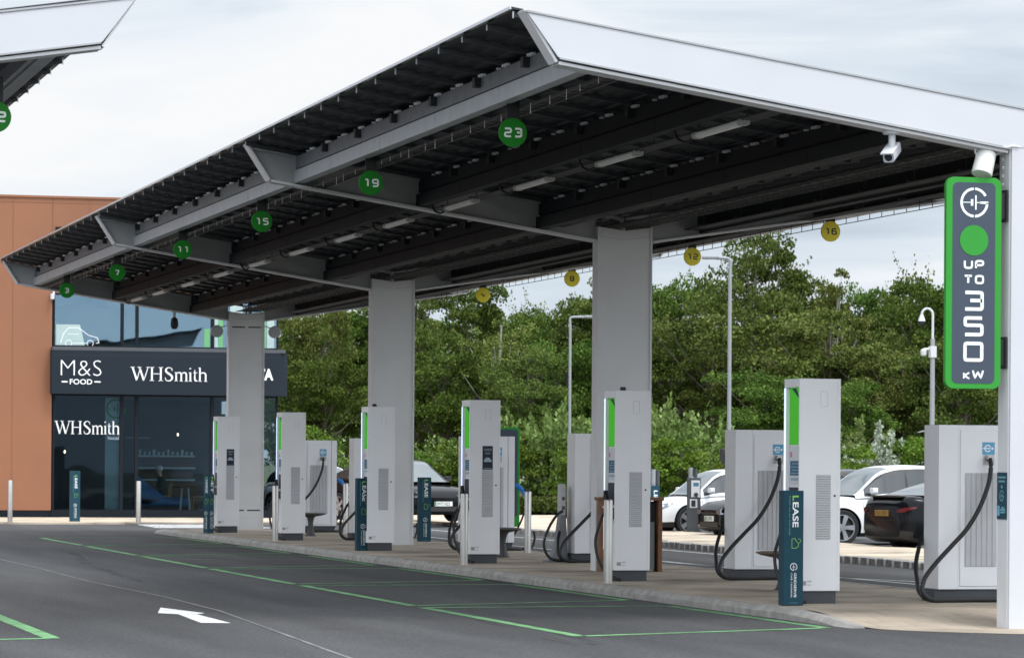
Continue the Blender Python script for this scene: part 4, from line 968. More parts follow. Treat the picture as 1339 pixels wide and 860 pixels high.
m = MB(); m.tube([(-.02, .1, 1.0), (-.02, .1, 1.4)], .055, 10); m.tube([(.08, .1, 1.0), (.08, .1, 1.38)], .045, 10, 1); m.build('rear_tube', ['lampgrey', 'plinth'], t, smooth=True)
m = MB(); font_text(m, 'LEASE', (.03, -.002, .66), -Z_, X_, NY, 0, .085, .5, 0, .02); m.build('lettering', 'txt', t)
for px, lab in ((1152.5, 'white rounded charge unit above the cars, left of the pair'), (1191.5, 'white rounded charge unit above the cars, right of the pair')):
    b = gnd(px, 82); zt_ = at(px, 609.5, 82).z - b.z
    t = thing('wall_charger_post', lab, 'charge post', b, -TH, 'white charge units behind the parked cars')
    m = MB(); m.prism(rrect(-.14, .14, zt_ - .36, zt_, .06, 4), (0, 0, 0), X_, Z_, Y_, -.06, .08); m.build('unit', 'white', t, bevel=.01)
    m = MB(); m.tube([(0, .02, 0), (0, .02, zt_ - .3)], .05, 10); m.build('post', 'lampgrey', t)
    m = MB(); m.box(-.04, .04, -.064, -.06, zt_ - .2, zt_ - .1); m.build('indicator', 'panel', t)
for px, lab in ((1139.5, 'small blue accessible bay sign, left one, above the parked cars'), (1176.5, 'small blue accessible bay sign, right one, above the parked cars')):
    b = gnd(px, 82); zt_ = at(px, 610.5, 82).z - b.z
    t = thing('bay_sign', lab, 'sign', b, -TH, 'small blue signs behind the parked cars')
    m = MB(); m.tube([(0, .02, 0), (0, .02, zt_ - .1)], .025, 8); m.build('post', 'lampgrey', t)
    m = MB(); m.box(-.08, .08, -.006, .006, zt_ - .24, zt_); m.build('sign_plate', 'info', t)
    m = MB(); m.prism(circ(0, zt_ - .05, .018, 12), (0, 0, 0), X_, Z_, NY, .006, .008)
    for q in strip([(-.0, zt_ - .07), (0, zt_ - .13), (.04, zt_ - .14), (.05, zt_ - .19)], .018): m.prism([(v.x, v.y) for v in q], (0, 0, 0), X_, Z_, NY, .006, .008)
    for q in strip([(.035 * math.cos(a * .35 + 2) - .005, zt_ - .16 + .035 * math.sin(a * .35 + 2)) for a in range(13)], .012): m.prism([(v.x, v.y) for v in q], (0, 0, 0), X_, Z_, NY, .006, .008)
    m.build('pictogram', 'txt', t)

# ================================================================== CARS
def lerp_list(L, x):
    if x <= L[0][0]: return L[0][1]
    for (a, va), (b, vb) in zip(L, L[1:]):
        if x <= b:
            t = (x - a) / (b - a); return va + (vb - va) * t
    return L[-1][1]
def smooth_list(L, x, e=.02): return sum(lerp_list(L, x + e * k) for k in (-2, -1, 0, 1, 2)) / 5
STY = {
 'hatch': dict(L=4.2, W=1.78, top=[(0, .90), (.12, .97), (.4, .955), (.66, .93), (.72, .90), (.93, .80), (.985, .70), (1, .62)], roof=[(.03, .98), (.09, 1.30), (.2, 1.46), (.4, 1.52), (.55, 1.49), (.62, 1.40), (.76, .90)], wb=.19, wf=.80, wr=.335, hl=(.60, .755)),
 'mini': dict(L=3.55, W=1.68, top=[(0, .92), (.12, .98), (.4, .96), (.66, .94), (.72, .91), (.93, .82), (.985, .72), (1, .62)], roof=[(.03, .98), (.09, 1.26), (.2, 1.43), (.4, 1.50), (.55, 1.48), (.62, 1.40), (.78, .92)], wb=.19, wf=.80, wr=.31, hl=(.60, .74)),
 'fast': dict(L=4.7, W=1.88, top=[(0, .95), (.05, 1.10), (.14, 1.08), (.3, 1.02), (.62, .99), (.7, .97), (.92, .86), (.985, .74), (1, .62)], roof=[(.08, 1.12), (.2, 1.34), (.34, 1.50), (.47, 1.56), (.56, 1.53), (.62, 1.44), (.77, .98)], wb=.20, wf=.80, wr=.35, hl=(.66, .78)),
 'suv': dict(L=4.65, W=1.90, top=[(0, .98), (.1, 1.05), (.4, 1.03), (.64, 1.0), (.7, .99), (.93, .92), (.985, .80), (1, .70)], roof=[(.03, 1.05), (.10, 1.42), (.2, 1.58), (.4, 1.63), (.52, 1.60), (.59, 1.5), (.725, .99)], wb=.19, wf=.79, wr=.36, hl=(.70, .85)),
 'saloon': dict(L=4.7, W=1.85, top=[(0, .84), (.015, 1.05), (.05, 1.075), (.14, 1.04), (.3, .96), (.62, .93), (.7, .90), (.92, .74), (.985, .62), (1, .54)], roof=[(.10, 1.06), (.2, 1.22), (.34, 1.40), (.47, 1.445), (.56, 1.42), (.62, 1.33), (.76, .90)], wb=.20, wf=.80, wr=.34, hl=(.56, .69))}
def build_car(name, label, paint, sty, loc, heading, front_plate=None, rear_plate=None, z=ROAD, panel_text=None, roof_paint=None):
    S = STY[sty]; L, W = S['L'], S['W']
    t = thing(name, label, 'car', (loc[0], loc[1], z), math.atan2(heading[1], heading[0]))
    X = lambda u: (u - .5) * L
    def plan(u):
        k = max(0, abs(u - .5) - .36) / .14; return W / 2 * (1 - .20 * k ** 2.2)
    ring = [(0, 0), (.84, 0), (.94, .02), (.975, .10), (.992, .22), (1.0, .36), (1.0, .50), (.993, .60), (.985, .68), (.975, .76), (.955, .84), (.93, .905), (.89, .955), (.80, .985), (.55, 1.0), (.28, 1.008), (0, 1.01)]
    us = [0, .004, .012, .025] + [.045 + i * .0182 for i in range(51)] + [.972, .985, .993, 1.0]
    us = sorted(set(round(u, 4) for u in us))
    def zbz(u): return .175 + .10 * max(0, (.07 - u) / .07) ** 1.5 + .06 * max(0, (u - .94) / .06) ** 1.5
    def prof(u):
        return smooth_list(S['top'], u, .008)
    vs, fs, ms = [], [], []; nR = len(ring); full = 2 * nR - 2
    for u in us:
        zt, zb, w = prof(u), zbz(u), plan(u); en = 1.0
        d = min(u, 1 - u)
        if d < .012: en = .955 + .045 * (d / .012) ** .5
        row = []
        for (a, b_) in ring:
            zz = zb + (zt - zb) * (.5 + (b_ - .5) * en); row.append((X(u), -a * w * (en if a > .5 else 1), zz))
        vs += row + [(p[0], -p[1], p[2]) for p in row[1:-1][::-1]]
    for i in range(len(us) - 1):
        for j in range(full):
            j2 = (j + 1) % full; fs.append((i * full + j, (i + 1) * full + j, (i + 1) * full + j2, i * full + j2))
    fs += [list(range(full))[::-1], [(len(us) - 1) * full + j for j in range(full)]]
    hl = S['hl']
    for f in fs:
        cx = sum(vs[i][0] for i in f) / len(f); cy = abs(sum(vs[i][1] for i in f) / len(f)); cz = sum(vs[i][2] for i in f) / len(f)
        u = cx / L + .5; mi = 0
        if cz < .30: mi = 1
        if u < .05 and cz < .40: mi = 1
        ms.append(mi)
    # the wheel arches are cut from the shell
    me = bpy.data.meshes.new('shell'); me.from_pydata(vs, [], fs)
    for k in (paint, 'car_trim', 'car_lamp', 'car_trim', 'car_tail'): me.materials.append(K[k])
    me.polygons.foreach_set('material_index', ms); bm = bmesh.new(); bm.from_mesh(me); bmesh.ops.recalc_face_normals(bm, faces=bm.faces[:]); bm.to_mesh(me); bm.free()
    sh = bpy.data.objects.new('shell', me); COL.objects.link(sh)
    wr = S['wr']; wz = wr - .005
    cut = MB()
    for u in (S['wb'], S['wf']):
        for sg in (-1, 1): cut.lathe([(wr + .05, sg * .50), (wr + .05, sg * 1.3)], (X(u), 0, wz), 'y', 40, 1)
    cu = cut.build('cut', ['car_trim', 'car_trim'])
    mod = sh.modifiers.new('b', 'BOOLEAN'); mod.object = cu; mod.operation = 'DIFFERENCE'; mod.solver = 'EXACT'
    dg = bpy.context.evaluated_depsgraph_get(); me2 = bpy.data.meshes.new_from_object(sh.evaluated_get(dg))
    bpy.data.objects.remove(sh); bpy.data.objects.remove(cu)
    groups = {}
    for p in me2.polygons:
        mi = p.material_index; key = mi
        if mi in (2, 4): key = (mi, p.center.y > 0)
        groups.setdefault(key, []).append([tuple(me2.vertices[i].co) for i in p.vertices])
    def from_polys(nm, polys, m_):
        idx, V, Fa = {}, [], []
        for pl in polys:
            f = []
            for c3 in pl:
                k = tuple(round(q, 5) for q in c3)
                if k not in idx: idx[k] = len(V); V.append(c3)
                f.append(idx[k])
            if len(set(f)) > 2: Fa.append(f)
        mm = bpy.data.meshes.new(nm); mm.from_pydata(V, [], Fa); mm.materials.append(K[m_]); mm.polygons.foreach_set('use_smooth', [True] * len(mm.polygons)); mm.set_sharp_from_angle(angle=math.radians(40))
        ob = bpy.data.objects.new(nm, mm); COL.objects.link(ob); ob.parent = t; return ob
    nm = {0: ('body', paint), 1: ('lower_trim', 'car_trim'), 3: ('grille', 'car_trim')}
    for k, pl in groups.items():
        if isinstance(k, tuple): from_polys('headlight' if k[0] == 2 else 'tail_light', pl, 'car_lamp' if k[0] == 2 else 'car_tail')
        elif k in nm: from_polys(nm[k][0], pl, nm[k][1])
    # cabin
    rf = S['roof']; u0, u1 = rf[0][0], rf[-1][0]; N = 64; cats = {}
    def rp(u): return smooth_list(rf, u, .012)
    def cring(u):
        zr = max(rp(u), 0); bz = prof(u) - .03; w0 = plan(u) * .935; zr = max(zr, bz + .012); k = min(1, (zr - bz) / .42); w1 = w0 * (1 - .215 * k)
        o = []
        for f_ in (0, .14, .5, .80): o.append((w0 + (w1 - w0) * f_, bz + (zr - bz) * f_))
        o += [(w1 * .995, bz + (zr - bz) * .90), (w1 * .965, bz + (zr - bz) * .965), (w1 * .88, bz + (zr - bz) * .99), (w1 * .5, zr + .012 * k), (0, zr + .018 * k)]
        return o
    rows = []
    for i in range(N + 1):
        u = u0 + (u1 - u0) * i / N; rr = cring(u); x = X(u)
        rows.append([(x, -p[0], p[1]) for p in rr] + [(x, p[0], p[1]) for p in rr[:-1][::-1]])
    n = len(rows[0]); topu = max(rf, key=lambda q: q[1])[0]
    for i in range(N):
        u = u0 + (u1 - u0) * (i + .5) / N; sl = (rp(u + .01) - rp(u - .01)) / (.02 * L)
        for j in range(n - 1):
            jj = min(j, n - 2 - j); cat_ = 'roof'
            hgt = rp(u) - prof(u)
            if jj in (1, 2) and hgt > .16:
                cat_ = 'side_window'
                for pu in (.5 * (S['wb'] + S['wf']) - .02,):
                    if abs(u - pu) < .010: cat_ = 'pillar'
            elif jj in (0, 3) and hgt > .16: cat_ = 'pillar' if jj == 3 else 'roof'
            elif jj >= 6:
                if sl < -.28 and u > topu: cat_ = 'windscreen'
                if sl > (.24 if sty == 'saloon' else .55) and u < topu: cat_ = 'rear_window'
            cats.setdefault((cat_, j < n / 2, u > .5 * (S['wb'] + S['wf']) - .02) if cat_ == 'side_window' else (cat_,), []).append([rows[i][j], rows[i + 1][j], rows[i + 1][j + 1], rows[i][j + 1]])
    for (k, *_), pl in cats.items(): from_polys(k, pl, {'roof': roof_paint or paint, 'pillar': 'car_trim', 'windscreen': 'car_screen', 'rear_window': 'car_screen'}.get(k, 'car_glass'))
    # wheels
    for u in (S['wb'], S['wf']):
        for sg in (-1, 1):
            y = sg * (W / 2 - .105)
            w = MB(); w.lathe([(wr - .10, -.05), (wr - .09, -.10), (wr - .02, -.105), (wr, -.08), (wr, .08), (wr - .02, .105), (wr - .09, .10), (wr - .10, .05)], (0, 0, 0), 'y', 40, 0, False)
            wo = w.build('wheel', 'tyre', t, smooth=True, loc=(X(u), y, wr))
            r = MB(); ri = wr - .085; f0 = sg * .085
            for q in strip(circ(0, 0, ri - .012, 40), .026, True): r.prism([(v.x, v.y) for v in q], (0, 0, 0), X_, Z_, Y_ * sg, .05, .092)
            for k in range(5):
                a = 2 * PI * k / 5 + .3; ca, sa = math.cos(a), math.sin(a)
                q = [(-.032, .03), (.032, .03), (.055, ri - .01), (-.055, ri - .01)]; r.prism([(p[0] * ca - p[1] * sa, p[0] * sa + p[1] * ca) for p in q], (0, 0, 0), X_, Z_, Y_ * sg, .06, .088)
            r.prism(circ(0, 0, .06, 16), (0, 0, 0), X_, Z_, Y_ * sg, .05, .095); r.prism(circ(0, 0, ri - .02, 24), (0, 0, 0), X_, Z_, Y_ * sg, .0, .03, 1)
            r.build('rim', ['rim', 'car_trim'], wo)
    # mirrors, shut lines, handles
    for sg in (-1, 1):
        um = u1 - .075; m = MB(); y = sg * (plan(um) * .93)
        zb_ = prof(um) + .06
        m.prism(rrect(-.085, .085, -.05, .065, .035, 4), (X(um), y + sg * .12, zb_ + .05), Y_, Z_, X_, -.06, .05); m.box(X(um) - .02, X(um) + .02, min(y - sg * .02, y + sg * .08), max(y - sg * .02, y + sg * .08), zb_, zb_ + .03); m.build('mirror', paint if paint != 'car_black' else 'car_trim', t, bevel=.008)
        sl = MB()
        def sy(u, f_):
            for (a, b_), (a2, b2) in zip(ring[2:], ring[3:]):
                if b_ <= f_ <= b2: return plan(u) * (a + (a2 - a) * (f_ - b_) / (b2 - b_))
            return plan(u)
        for u in (u1 - .035, .5 * (S['wb'] + S['wf']) - .02, S['wb'] + .06):
            pr_ = [(f_, sy(u, f_) + .002) for f_ in (.12, .22, .36, .5, .6, .68, .76, .84, .9)]
            for (fa, ya), (fb, yb) in zip(pr_, pr_[1:]):
                za = zbz(u) + (prof(u) - zbz(u)) * fa; zc = zbz(u) + (prof(u) - zbz(u)) * fb
                sl.quad((X(u) - .004, sg * ya, za), (X(u) + .004, sg * ya, za), (X(u) + .004, sg * yb, zc), (X(u) - .004, sg * yb, zc))
        sl.build('shut_line', 'black', t)
        hd = MB()
        for u in (.5 * (S['wb'] + S['wf']) + .01, S['wb'] + .09): hd.box(X(u), X(u) + .16, sg * plan(u) * .985 - .012, sg * plan(u) * .985 + .018, prof(u) - .20, prof(u) - .165)
        hd.build('door_handle', paint, t, bevel=.005)
    def wrap(nm_, mt, front, path, th=.012):
        # path: (kind, pos, z0, z1): kind 'e' = across the end face at |y|=pos, 's' = along the side at u=pos
        for sg in (-1, 1):
            V = []
            for k_, q_, z0, z1 in path:
                for z in (z0, z1):
                    ue = 1.0 if front else 0.0
                    if k_ == 'e': V.append((X(ue) + (th if front else -th), sg * q_, z))
                    else:
                        f_ = (z - zbz(q_)) / (prof(q_) - zbz(q_)); f_ = min(max(f_, .1), .98)
                        yy = plan(q_)
                        for (a1, b1), (a2, b2) in zip(ring[2:], ring[3:]):
                            if b1 <= f_ <= b2: yy = plan(q_) * (a1 + (a2 - a1) * (f_ - b1) / (b2 - b1))
                        V.append((X(q_) + (th if front else -th) * .6, sg * (yy + .006), z))
            m = MB(); n_ = len(path); m.add(V, [(2 * i, 2 * i + 1, 2 * i + 3, 2 * i + 2) for i in range(n_ - 1)]); m.build(nm_, mt, t, smooth=True)
    we, w0_ = plan(1.0) * .95, plan(0.0) * .95
    h0, h1 = hl
    wrap('headlight', 'car_lamp', True, [('e', .40, h0 - .02, h0 + .03), ('e', we - .12, h0 - .06, h0 + .045), ('e', we, h0 - .05, h0 + .06), ('s', .985, h0 - .04, h0 + .085), ('s', .96, h0 - .01, h0 + .11), ('s', .93, h0 + .04, h0 + .14), ('s', .895, h0 + .125, h0 + .165)])
    tz = S['top'][0][1]
    if sty == 'saloon': wrap('tail_light', 'car_tail', False, [('e', .56, tz - .07, tz - .05), ('e', w0_ - .05, tz - .09, tz - .03), ('e', w0_, tz - .09, tz - .02), ('s', .012, tz - .08, tz + .0), ('s', .035, tz - .04, tz + .015), ('s', .06, tz - .005, tz + .02)])
    else: wrap('tail_light', 'car_tail', False, [('e', .45, tz - .10, tz - .03), ('e', w0_, tz - .13, tz - .02), ('s', .02, tz - .12, tz + .0), ('s', .06, tz - .03, tz + .02)])
    m = MB(); xf = X(1)
    m.box(xf - .01, xf + .008, -.48, .48, .27, .385)
    for sg in (-1, 1): m.prism([(sg * (we - .10), .34), (sg * (we - .01), .32), (sg * (we - .005), .52), (sg * (we - .05), .56)], (xf, 0, 0), Y_, Z_, X_, -.01, .010)
    m.box(xf - .01, xf + .008, -.38, .38, h0 - .05, h0 - .01)
    m.build('grille', 'car_trim', t)
    if sty == 'saloon':
        m = MB(); m.prism([(-.02, -.015), (.12, -.005), (.12, .01), (-.035, .018)], (X(.012), 0, S['top'][1][1]), X_, Z_, Y_, -.62, .62); m.build('boot_spoiler', 'car_trim', t, bevel=.004)
    m = MB(); xf = X(0); m.box(xf - .008, xf + .01, -.5, .5, .60, .606); m.box(xf - .006, xf + .01, -w0_ + .12, w0_ - .12, tz - .15, tz - .145); m.build('boot_line', 'black', t)
    if front_plate:
        m = MB(); xf = X(1) + .012; m.box(xf - .02, xf, -.26, .26, .40, .515); pl = m.build('number_plate', 'plate_w', t)
        m = MB(); font_text(m, front_plate, (xf + .002, -.02, .4575), Y_, Z_, X_, 0, .078, .42, 0, .015); m.build('plate_lettering', 'plate_t', pl)
        m = MB(); m.box(xf, xf + .001, -.258, -.225, .402, .513); m.build('plate_band', 'green', pl)
    if rear_plate:
        m = MB(); xf = X(0) - .012; m.box(xf, xf + .02, -.26, .26, .68, .79); pl = m.build('number_plate', 'plate_y', t)
        m = MB(); font_text(m, rear_plate, (xf - .002, 0, .735), NY, Z_, NX, 0, .078, .44, 0, .015); m.build('plate_lettering', 'plate_t', pl)
    if panel_text:
        m = MB()
        for k, w_ in enumerate(panel_text): font_text(m, w_, (X(.335), -W / 2 * 1.0 - .006, .80 - k * .13), X_, Z_, NY, 0, .095, None, 0, .02)
        m.build('door_lettering', 'txt', t)
    return t
def place_by_wheel(contact, heading, sty, front, left):
    S = STY[sty]; h = Vector(heading).normalized(); l = Vector((-h.y, h.x)); u = S['wf'] if front else S['wb']
    c_ = Vector(contact) - h * ((u - .5) * S['L']) - l * ((1 if left else -1) * (S['W'] / 2 - .05)); return c_
H1 = (-.996, -.09)
build_car('parked_car', 'white electric hatchback parked nose to the kerb behind the grey charge post', 'car_white', 'hatch', place_by_wheel(gnd(902, 78.5).xy, H1, 'hatch', True, True), H1, 'KV73 EUT')
p = gnd(928, 74.5); h = Vector(H1).normalized(); build_car('parked_car', 'black hatchback with only its front corner showing left of the second power cabinet', 'car_black', 'mini', (p.x - h.x * 1.77, p.y - h.y * 1.77), H1, 'LB21 OVX')
build_car('parked_car', 'white sports utility car behind the black saloon on the right', 'car_white', 'suv', place_by_wheel(gnd(1102, 70).xy, H1, 'suv', True, True), H1, 'NX72 KDA')
H2 = (.99, .13)
build_car('parked_car', 'black saloon seen from behind with a yellow number plate', 'car_black', 'saloon', place_by_wheel(gnd(1241, 64.5).xy, H2, 'saloon', False, False), H2, None, 'FX21 XDN')
for px, d, lab, pt in ((1085, 88, 'dark car whose roof just shows over the white sports utility car', 'car_grey'),):
    p = gnd(px, d); build_car('parked_car', lab, pt, 'hatch', (p.x, p.y), (-.996, -.09))
h = Vector((.294, -.957)).normalized(); p = at(580, 660, 86.5)
build_car('charging_car', 'black fastback car with door lettering facing the forecourt behind the LEASE sleeve', 'car_black', 'fast', (p.x - h.x * 2.36, p.y - h.y * 2.36), h, 'OW72 NZZ', None, 0.02 - .0, ['TEST', 'LEASE', 'CHARGE'])
p = gnd(415, 103); build_car('parked_car', 'white car almost hidden behind the black fastback car', 'car_white', 'hatch', (p.x, p.y), (.294, -.957))
# ================================================================== SHOP BUILDING
bx = lambda px: -1.905 + (px - 68) * .02121
bz = lambda px, py: 1.5162 + (HOR + ROLL * (px - 669.5) - py) / 47.35
YF = 63.1
shop = thing('shop_building', 'copper clad service building with a dark fascia band and glass shopfront', 'building', (0, YF, 0))
XA, XB, TOP = -1.93, 4.42, 8.74
def ring_box(mb, x0, x1, z0, z1, y0, y1): mb.box(x0, x1, y0, y1, z0, z1)
m = MB(); m.box(-26, XA, 0, .35, .12, TOP); m.box(XA, XB, .0, .35, 6.12, TOP); m.build('cladding_wall', 'orange', shop, bevel=.01)
m = MB(); [m.box(x - .008, x + .008, -.006, 0, .12, TOP - .02) for x in (-3.02, -6.1, -9.2, -12.3, -15.4)]; [m.box(x - .008, x + .008, -.006, 0, 6.12, TOP - .02) for x in (-.92, 1.2, 3.3)]; m.box(XA - .012, XA + .004, -.006, 0, 6.12, TOP - .02); m.box(-26, XB, -.006, 0, TOP - .14, TOP - .125); m.build('cladding_joint', 'orange_d', shop)
m = MB(); m.box(-26.05, XB + .03, -.04, .4, TOP, TOP + .06); m.build('parapet_cap', 'orange', shop)
m = MB(); m.box(-26, -13, 18, 18.3, 0, TOP); m.box(-26, -25.7, .35, 18, 0, TOP); m.box(XB - .3, XB, .36, 18, 3.4, TOP); m.box(-26, XB, .36, 18.3, TOP - .4, TOP - .1); m.box(-13, XB, 18, 18.3, 0, TOP); m.build('side_wall', 'orange', shop)
m = MB(); m.box(XA - .02, XB + .05, -.03, .3, ROAD, .10); m.box(-26, XA - .021, .02, .3, ROAD, .118); m.build('base_plinth', 'frame', shop)
m = MB(); m.box(-1.86, -1.22, -.02, .0, 7.72, 7.95); m.build('wall_louvre', 'frame', shop)
# upper glazing
def window(x0, x1, z0, z1, gl, nm='window'):
    f = MB(); t_ = .045
    f.box(x0, x0 + t_, -.01, .08, z0, z1); f.box(x1 - t_, x1, -.01, .08, z0, z1); f.box(x0 + t_, x1 - t_, -.008, .08, z0, z0 + t_); f.box(x0 + t_, x1 - t_, -.008, .08, z1 - t_, z1)
    o = f.build(nm, 'frame', shop); g = MB(); g.box(x0 + t_, x1 - t_, .03, .04, z0 + t_, z1 - t_); g.build('pane', gl, o); return o
UX = [XA + .03, .015, .43, 2.55, 3.62, XB]
for a, b_ in zip(UX, UX[1:]): window(a, b_, 4.64, 6.12, 'glass_up', 'upper_window')
for a, b_ in zip(UX, UX[1:]): window(a, b_, .10, 3.34, 'glass_lo', 'shop_window')
m = MB(); m.box(XA - .03, XB + .14, -.36, .3, 4.542, 4.638); m.build('sill', 'sill', shop)
m = MB(); r = .4; pts = [(XA - .05, .3), (XA - .05, -.36)] + [(4.68 - r + r * math.sin(a * PI / 16), -.36 + r - r * math.cos(a * PI / 16)) for a in range(9)] + [(4.68, .3)]
m.prism(pts, (0, 0, 0), X_, Y_, Z_, 3.34, 4.54); m.build('fascia_band', 'band', shop, smooth=True)
m = MB(); m.box(XA - .04, 4.2, -.363, -.36, 4.40, 4.412); m.build('band_joint', 'black', shop)
# fascia lettering
FY = (0, -.362, 0)
def PX(px, py): return Vector((bx(px), -.362, bz(px, py)))
def serif(mb, o, h, W):
    """serif lettering spelling WHSmith, lower left corner o"""
    T, t_, s_ = .125, .05, .045; strokes = []; x = 0.0
    def add(path, w): strokes.append(([(x + p[0], p[1]) for p in path], w))
    def ser(cx, y, hw=.14): add([(cx - hw, y), (cx + hw, y)], s_)
    add([(.12, .98), (.44, .02)], T); add([(.44, .02), (.68, .95)], t_); add([(.62, .98), (.94, .02)], T); add([(.94, .02), (1.24, .98)], t_); ser(.12, .98, .15); ser(.62, .98, .13); ser(1.24, .98, .12); x += 1.36
    for cx in (.16, .80): add([(cx, 0), (cx, 1)], T); ser(cx, .02, .15); ser(cx, .98, .15)
    add([(.16, .52), (.80, .52)], t_); x += 1.04
    S_ = [(.58, .74), (.56, .90), (.40, .985), (.24, .96), (.12, .84), (.13, .70), (.28, .58), (.46, .46), (.58, .33), (.58, .18), (.46, .05), (.30, .015), (.14, .06), (.08, .26)]
    add(S_, [.04, .05, .05, .06, .10, .12, .14, .14, .13, .12, .08, .05, .05, .04]); x += .74
    def stem(cx, y1, sf=True):
        add([(cx, 0), (cx, y1)], T * .85); ser(cx, .02, .12)
        if sf: add([(cx - .11, y1 - .02), (cx + .03, y1 - .01)], s_)
    def arch(a, b): add([(a, .48), (a + .10, .60), (a + .2, .64), (b - .07, .62), (b, .50), (b, .02)], [.05, .06, .07, .09, T * .85, T * .85]); ser(b, .02, .11)
    stem(.13, .65); arch(.13, .50); arch(.50, .87); x += 1.03
    stem(.13, .65); strokes.append((circ(x + .12, .90, .035, 10)[:6], .07)); x += .31
    add([(.14, .84), (.14, .16), (.20, .05), (.34, .06)], [.05, T * .85, T * .8, .05]); add([(.02, .63), (.32, .63)], s_); x += .38
    stem(.13, 1.0); arch(.13, .55); x += .72
    for path, w in strokes:
        for q in strip(path, w): mb.prism([(p.x / x * W, p.y * h) for p in q], o, X_, Z_, NY, 0, .015)
m = MB(); font_text(m, 'M&S', PX(102.5, 481), X_, Z_, NY, .012, .425, 1.12, 0, -.022); m.build('store_lettering', 'txt', shop)
m = MB(); font_text(m, 'FOOD', PX(102.5, 499), X_, Z_, NY, .012, .145, .62, 0, .015)
for a, b_ in ((77.4, 85.0), (120, 128)): m.prism([(0, -.018), ((b_ - a) * .0212, -.018), ((b_ - a) * .0212, .018), (0, .018)], PX(a, 499), X_, Z_, NY, 0, .012)
m.build('store_lettering', 'txt', shop)
m = MB(); serif(m, PX(167.5, 497.3), .385, 2.16); m.build('store_lettering', 'txt', shop)
m = MB(); font_text(m, 'COSTA', PX(330.5, 488), X_, Z_, NY, .012, .33, 1.1, 0, .04); m.build('store_lettering', 'txt', shop)
m = MB(); o = Vector((bx(71), .022, bz(71, 567))); serif(m, o, .365, 1.82); m.build('window_lettering', 'txt', shop)
m = MB(); font_text(m, 'local', Vector((bx(148), .022, bz(148, 572))), X_, Z_, NY, .002, .10, .3); m.build('window_lettering', 'info2', shop)
# car outline sign reflected in the upper window, drawn on the glass
m = MB(); u_ = .0212
for q in strip([(0, 0), (.08, .26), (.22, .42), (.50, .42), (.78, .22), (1.02, .16), (1.06, .02), (.98, 0)], .018) + strip(circ(.22, .0, .085, 20), .016, True) + strip(circ(.82, 0, .085, 20), .016, True) + strip([(.32, 0), (.72, 0)], .016) + strip([(.2, .25), (.5, .25)], .014):
    m.prism([(v.x, v.y) for v in q], (bx(78), .020, bz(78, 448)), X_, Z_, NY, 0, .002)
m.build('reflected_sign', 'txt', shop)
# ---- inside (built as part of the shell: rooms, ceilings, back walls)
m = MB(); m.box(XA + .05, XB - .32, .4, 9, ROAD, .06); m.box(XA + .05, XB - .32, .4, 9, 4.3, 4.5); m.build('shop_floor', 'in_floor', shop)
m = MB(); m.box(XA + .05, XB - .32, 7.2, 7.4, .06, 6.1); m.box(XA + .02, XA + .2, .42, 7.2, .06, 6.1); m.box(XA + .05, XB - .32, .4, 7.2, 3.3, 3.4); m.build('inner_wall', 'in_dark', shop)
m = MB(); m.prism([(-1.82, 4.69), (-1.02, 4.69), (-1.16, 5.26), (-1.82, 5.26)], (0, 0, 0), X_, Z_, Y_, .022, .028); m.build('window_film', 'in_pale', shop)  # pale panel behind the reflected car outline, laid on the glass
m = MB()
for x0, x1, z1 in ((2.32, 2.48, 5.2), (2.72, 2.85, 6.1), (3.95, 4.08, 6.1)): m = MB(); m.box(x0, x1, .022, .027, 4.69, min(z1, 6.07)); m.build('window_film', 'in_green', shop)
m = MB()
for x0, x1, z1 in ((2.61, 2.71, 6.1), (3.05, 3.4, 6.1), (4.1, 4.3, 6.1)): m = MB(); m.box(x0, x1, .018, .0215, 4.69, min(z1, 6.07)); m.build('window_film', 'in_pale', shop)
m = MB(); m.box(-.42, -.02, .15, .2, .15, 3.25); m.build('inner_banner', 'in_pale', shop)
m = MB(); emblem(m, (-.12, .148, 2.95), X_, Z_, NY, 0, .004, .28); m.build('banner_emblem', 'green', shop)
m = MB(); m.tube(catmull([(-1.8, .5, 5.2), (-1.0, .5, 4.98), (0, .5, 4.93), (1.3, .5, 4.98), (2.2, .5, 5.15), (2.6, .5, 5.3)], 8), .012, 6); m.build('wire_reflection', 'black', shop)  # dark strand drawn for a catenary reflected in the upper glass
m = MB(); font_text(m, 'COUNTER', (.55, 2.0, 2.16), X_, Z_, NY, 0, .05, .6) if False else m.box(.45, 1.1, 2.0, 2.01, 2.15, 2.17); m.build('hanging_rail', 'info2', shop)
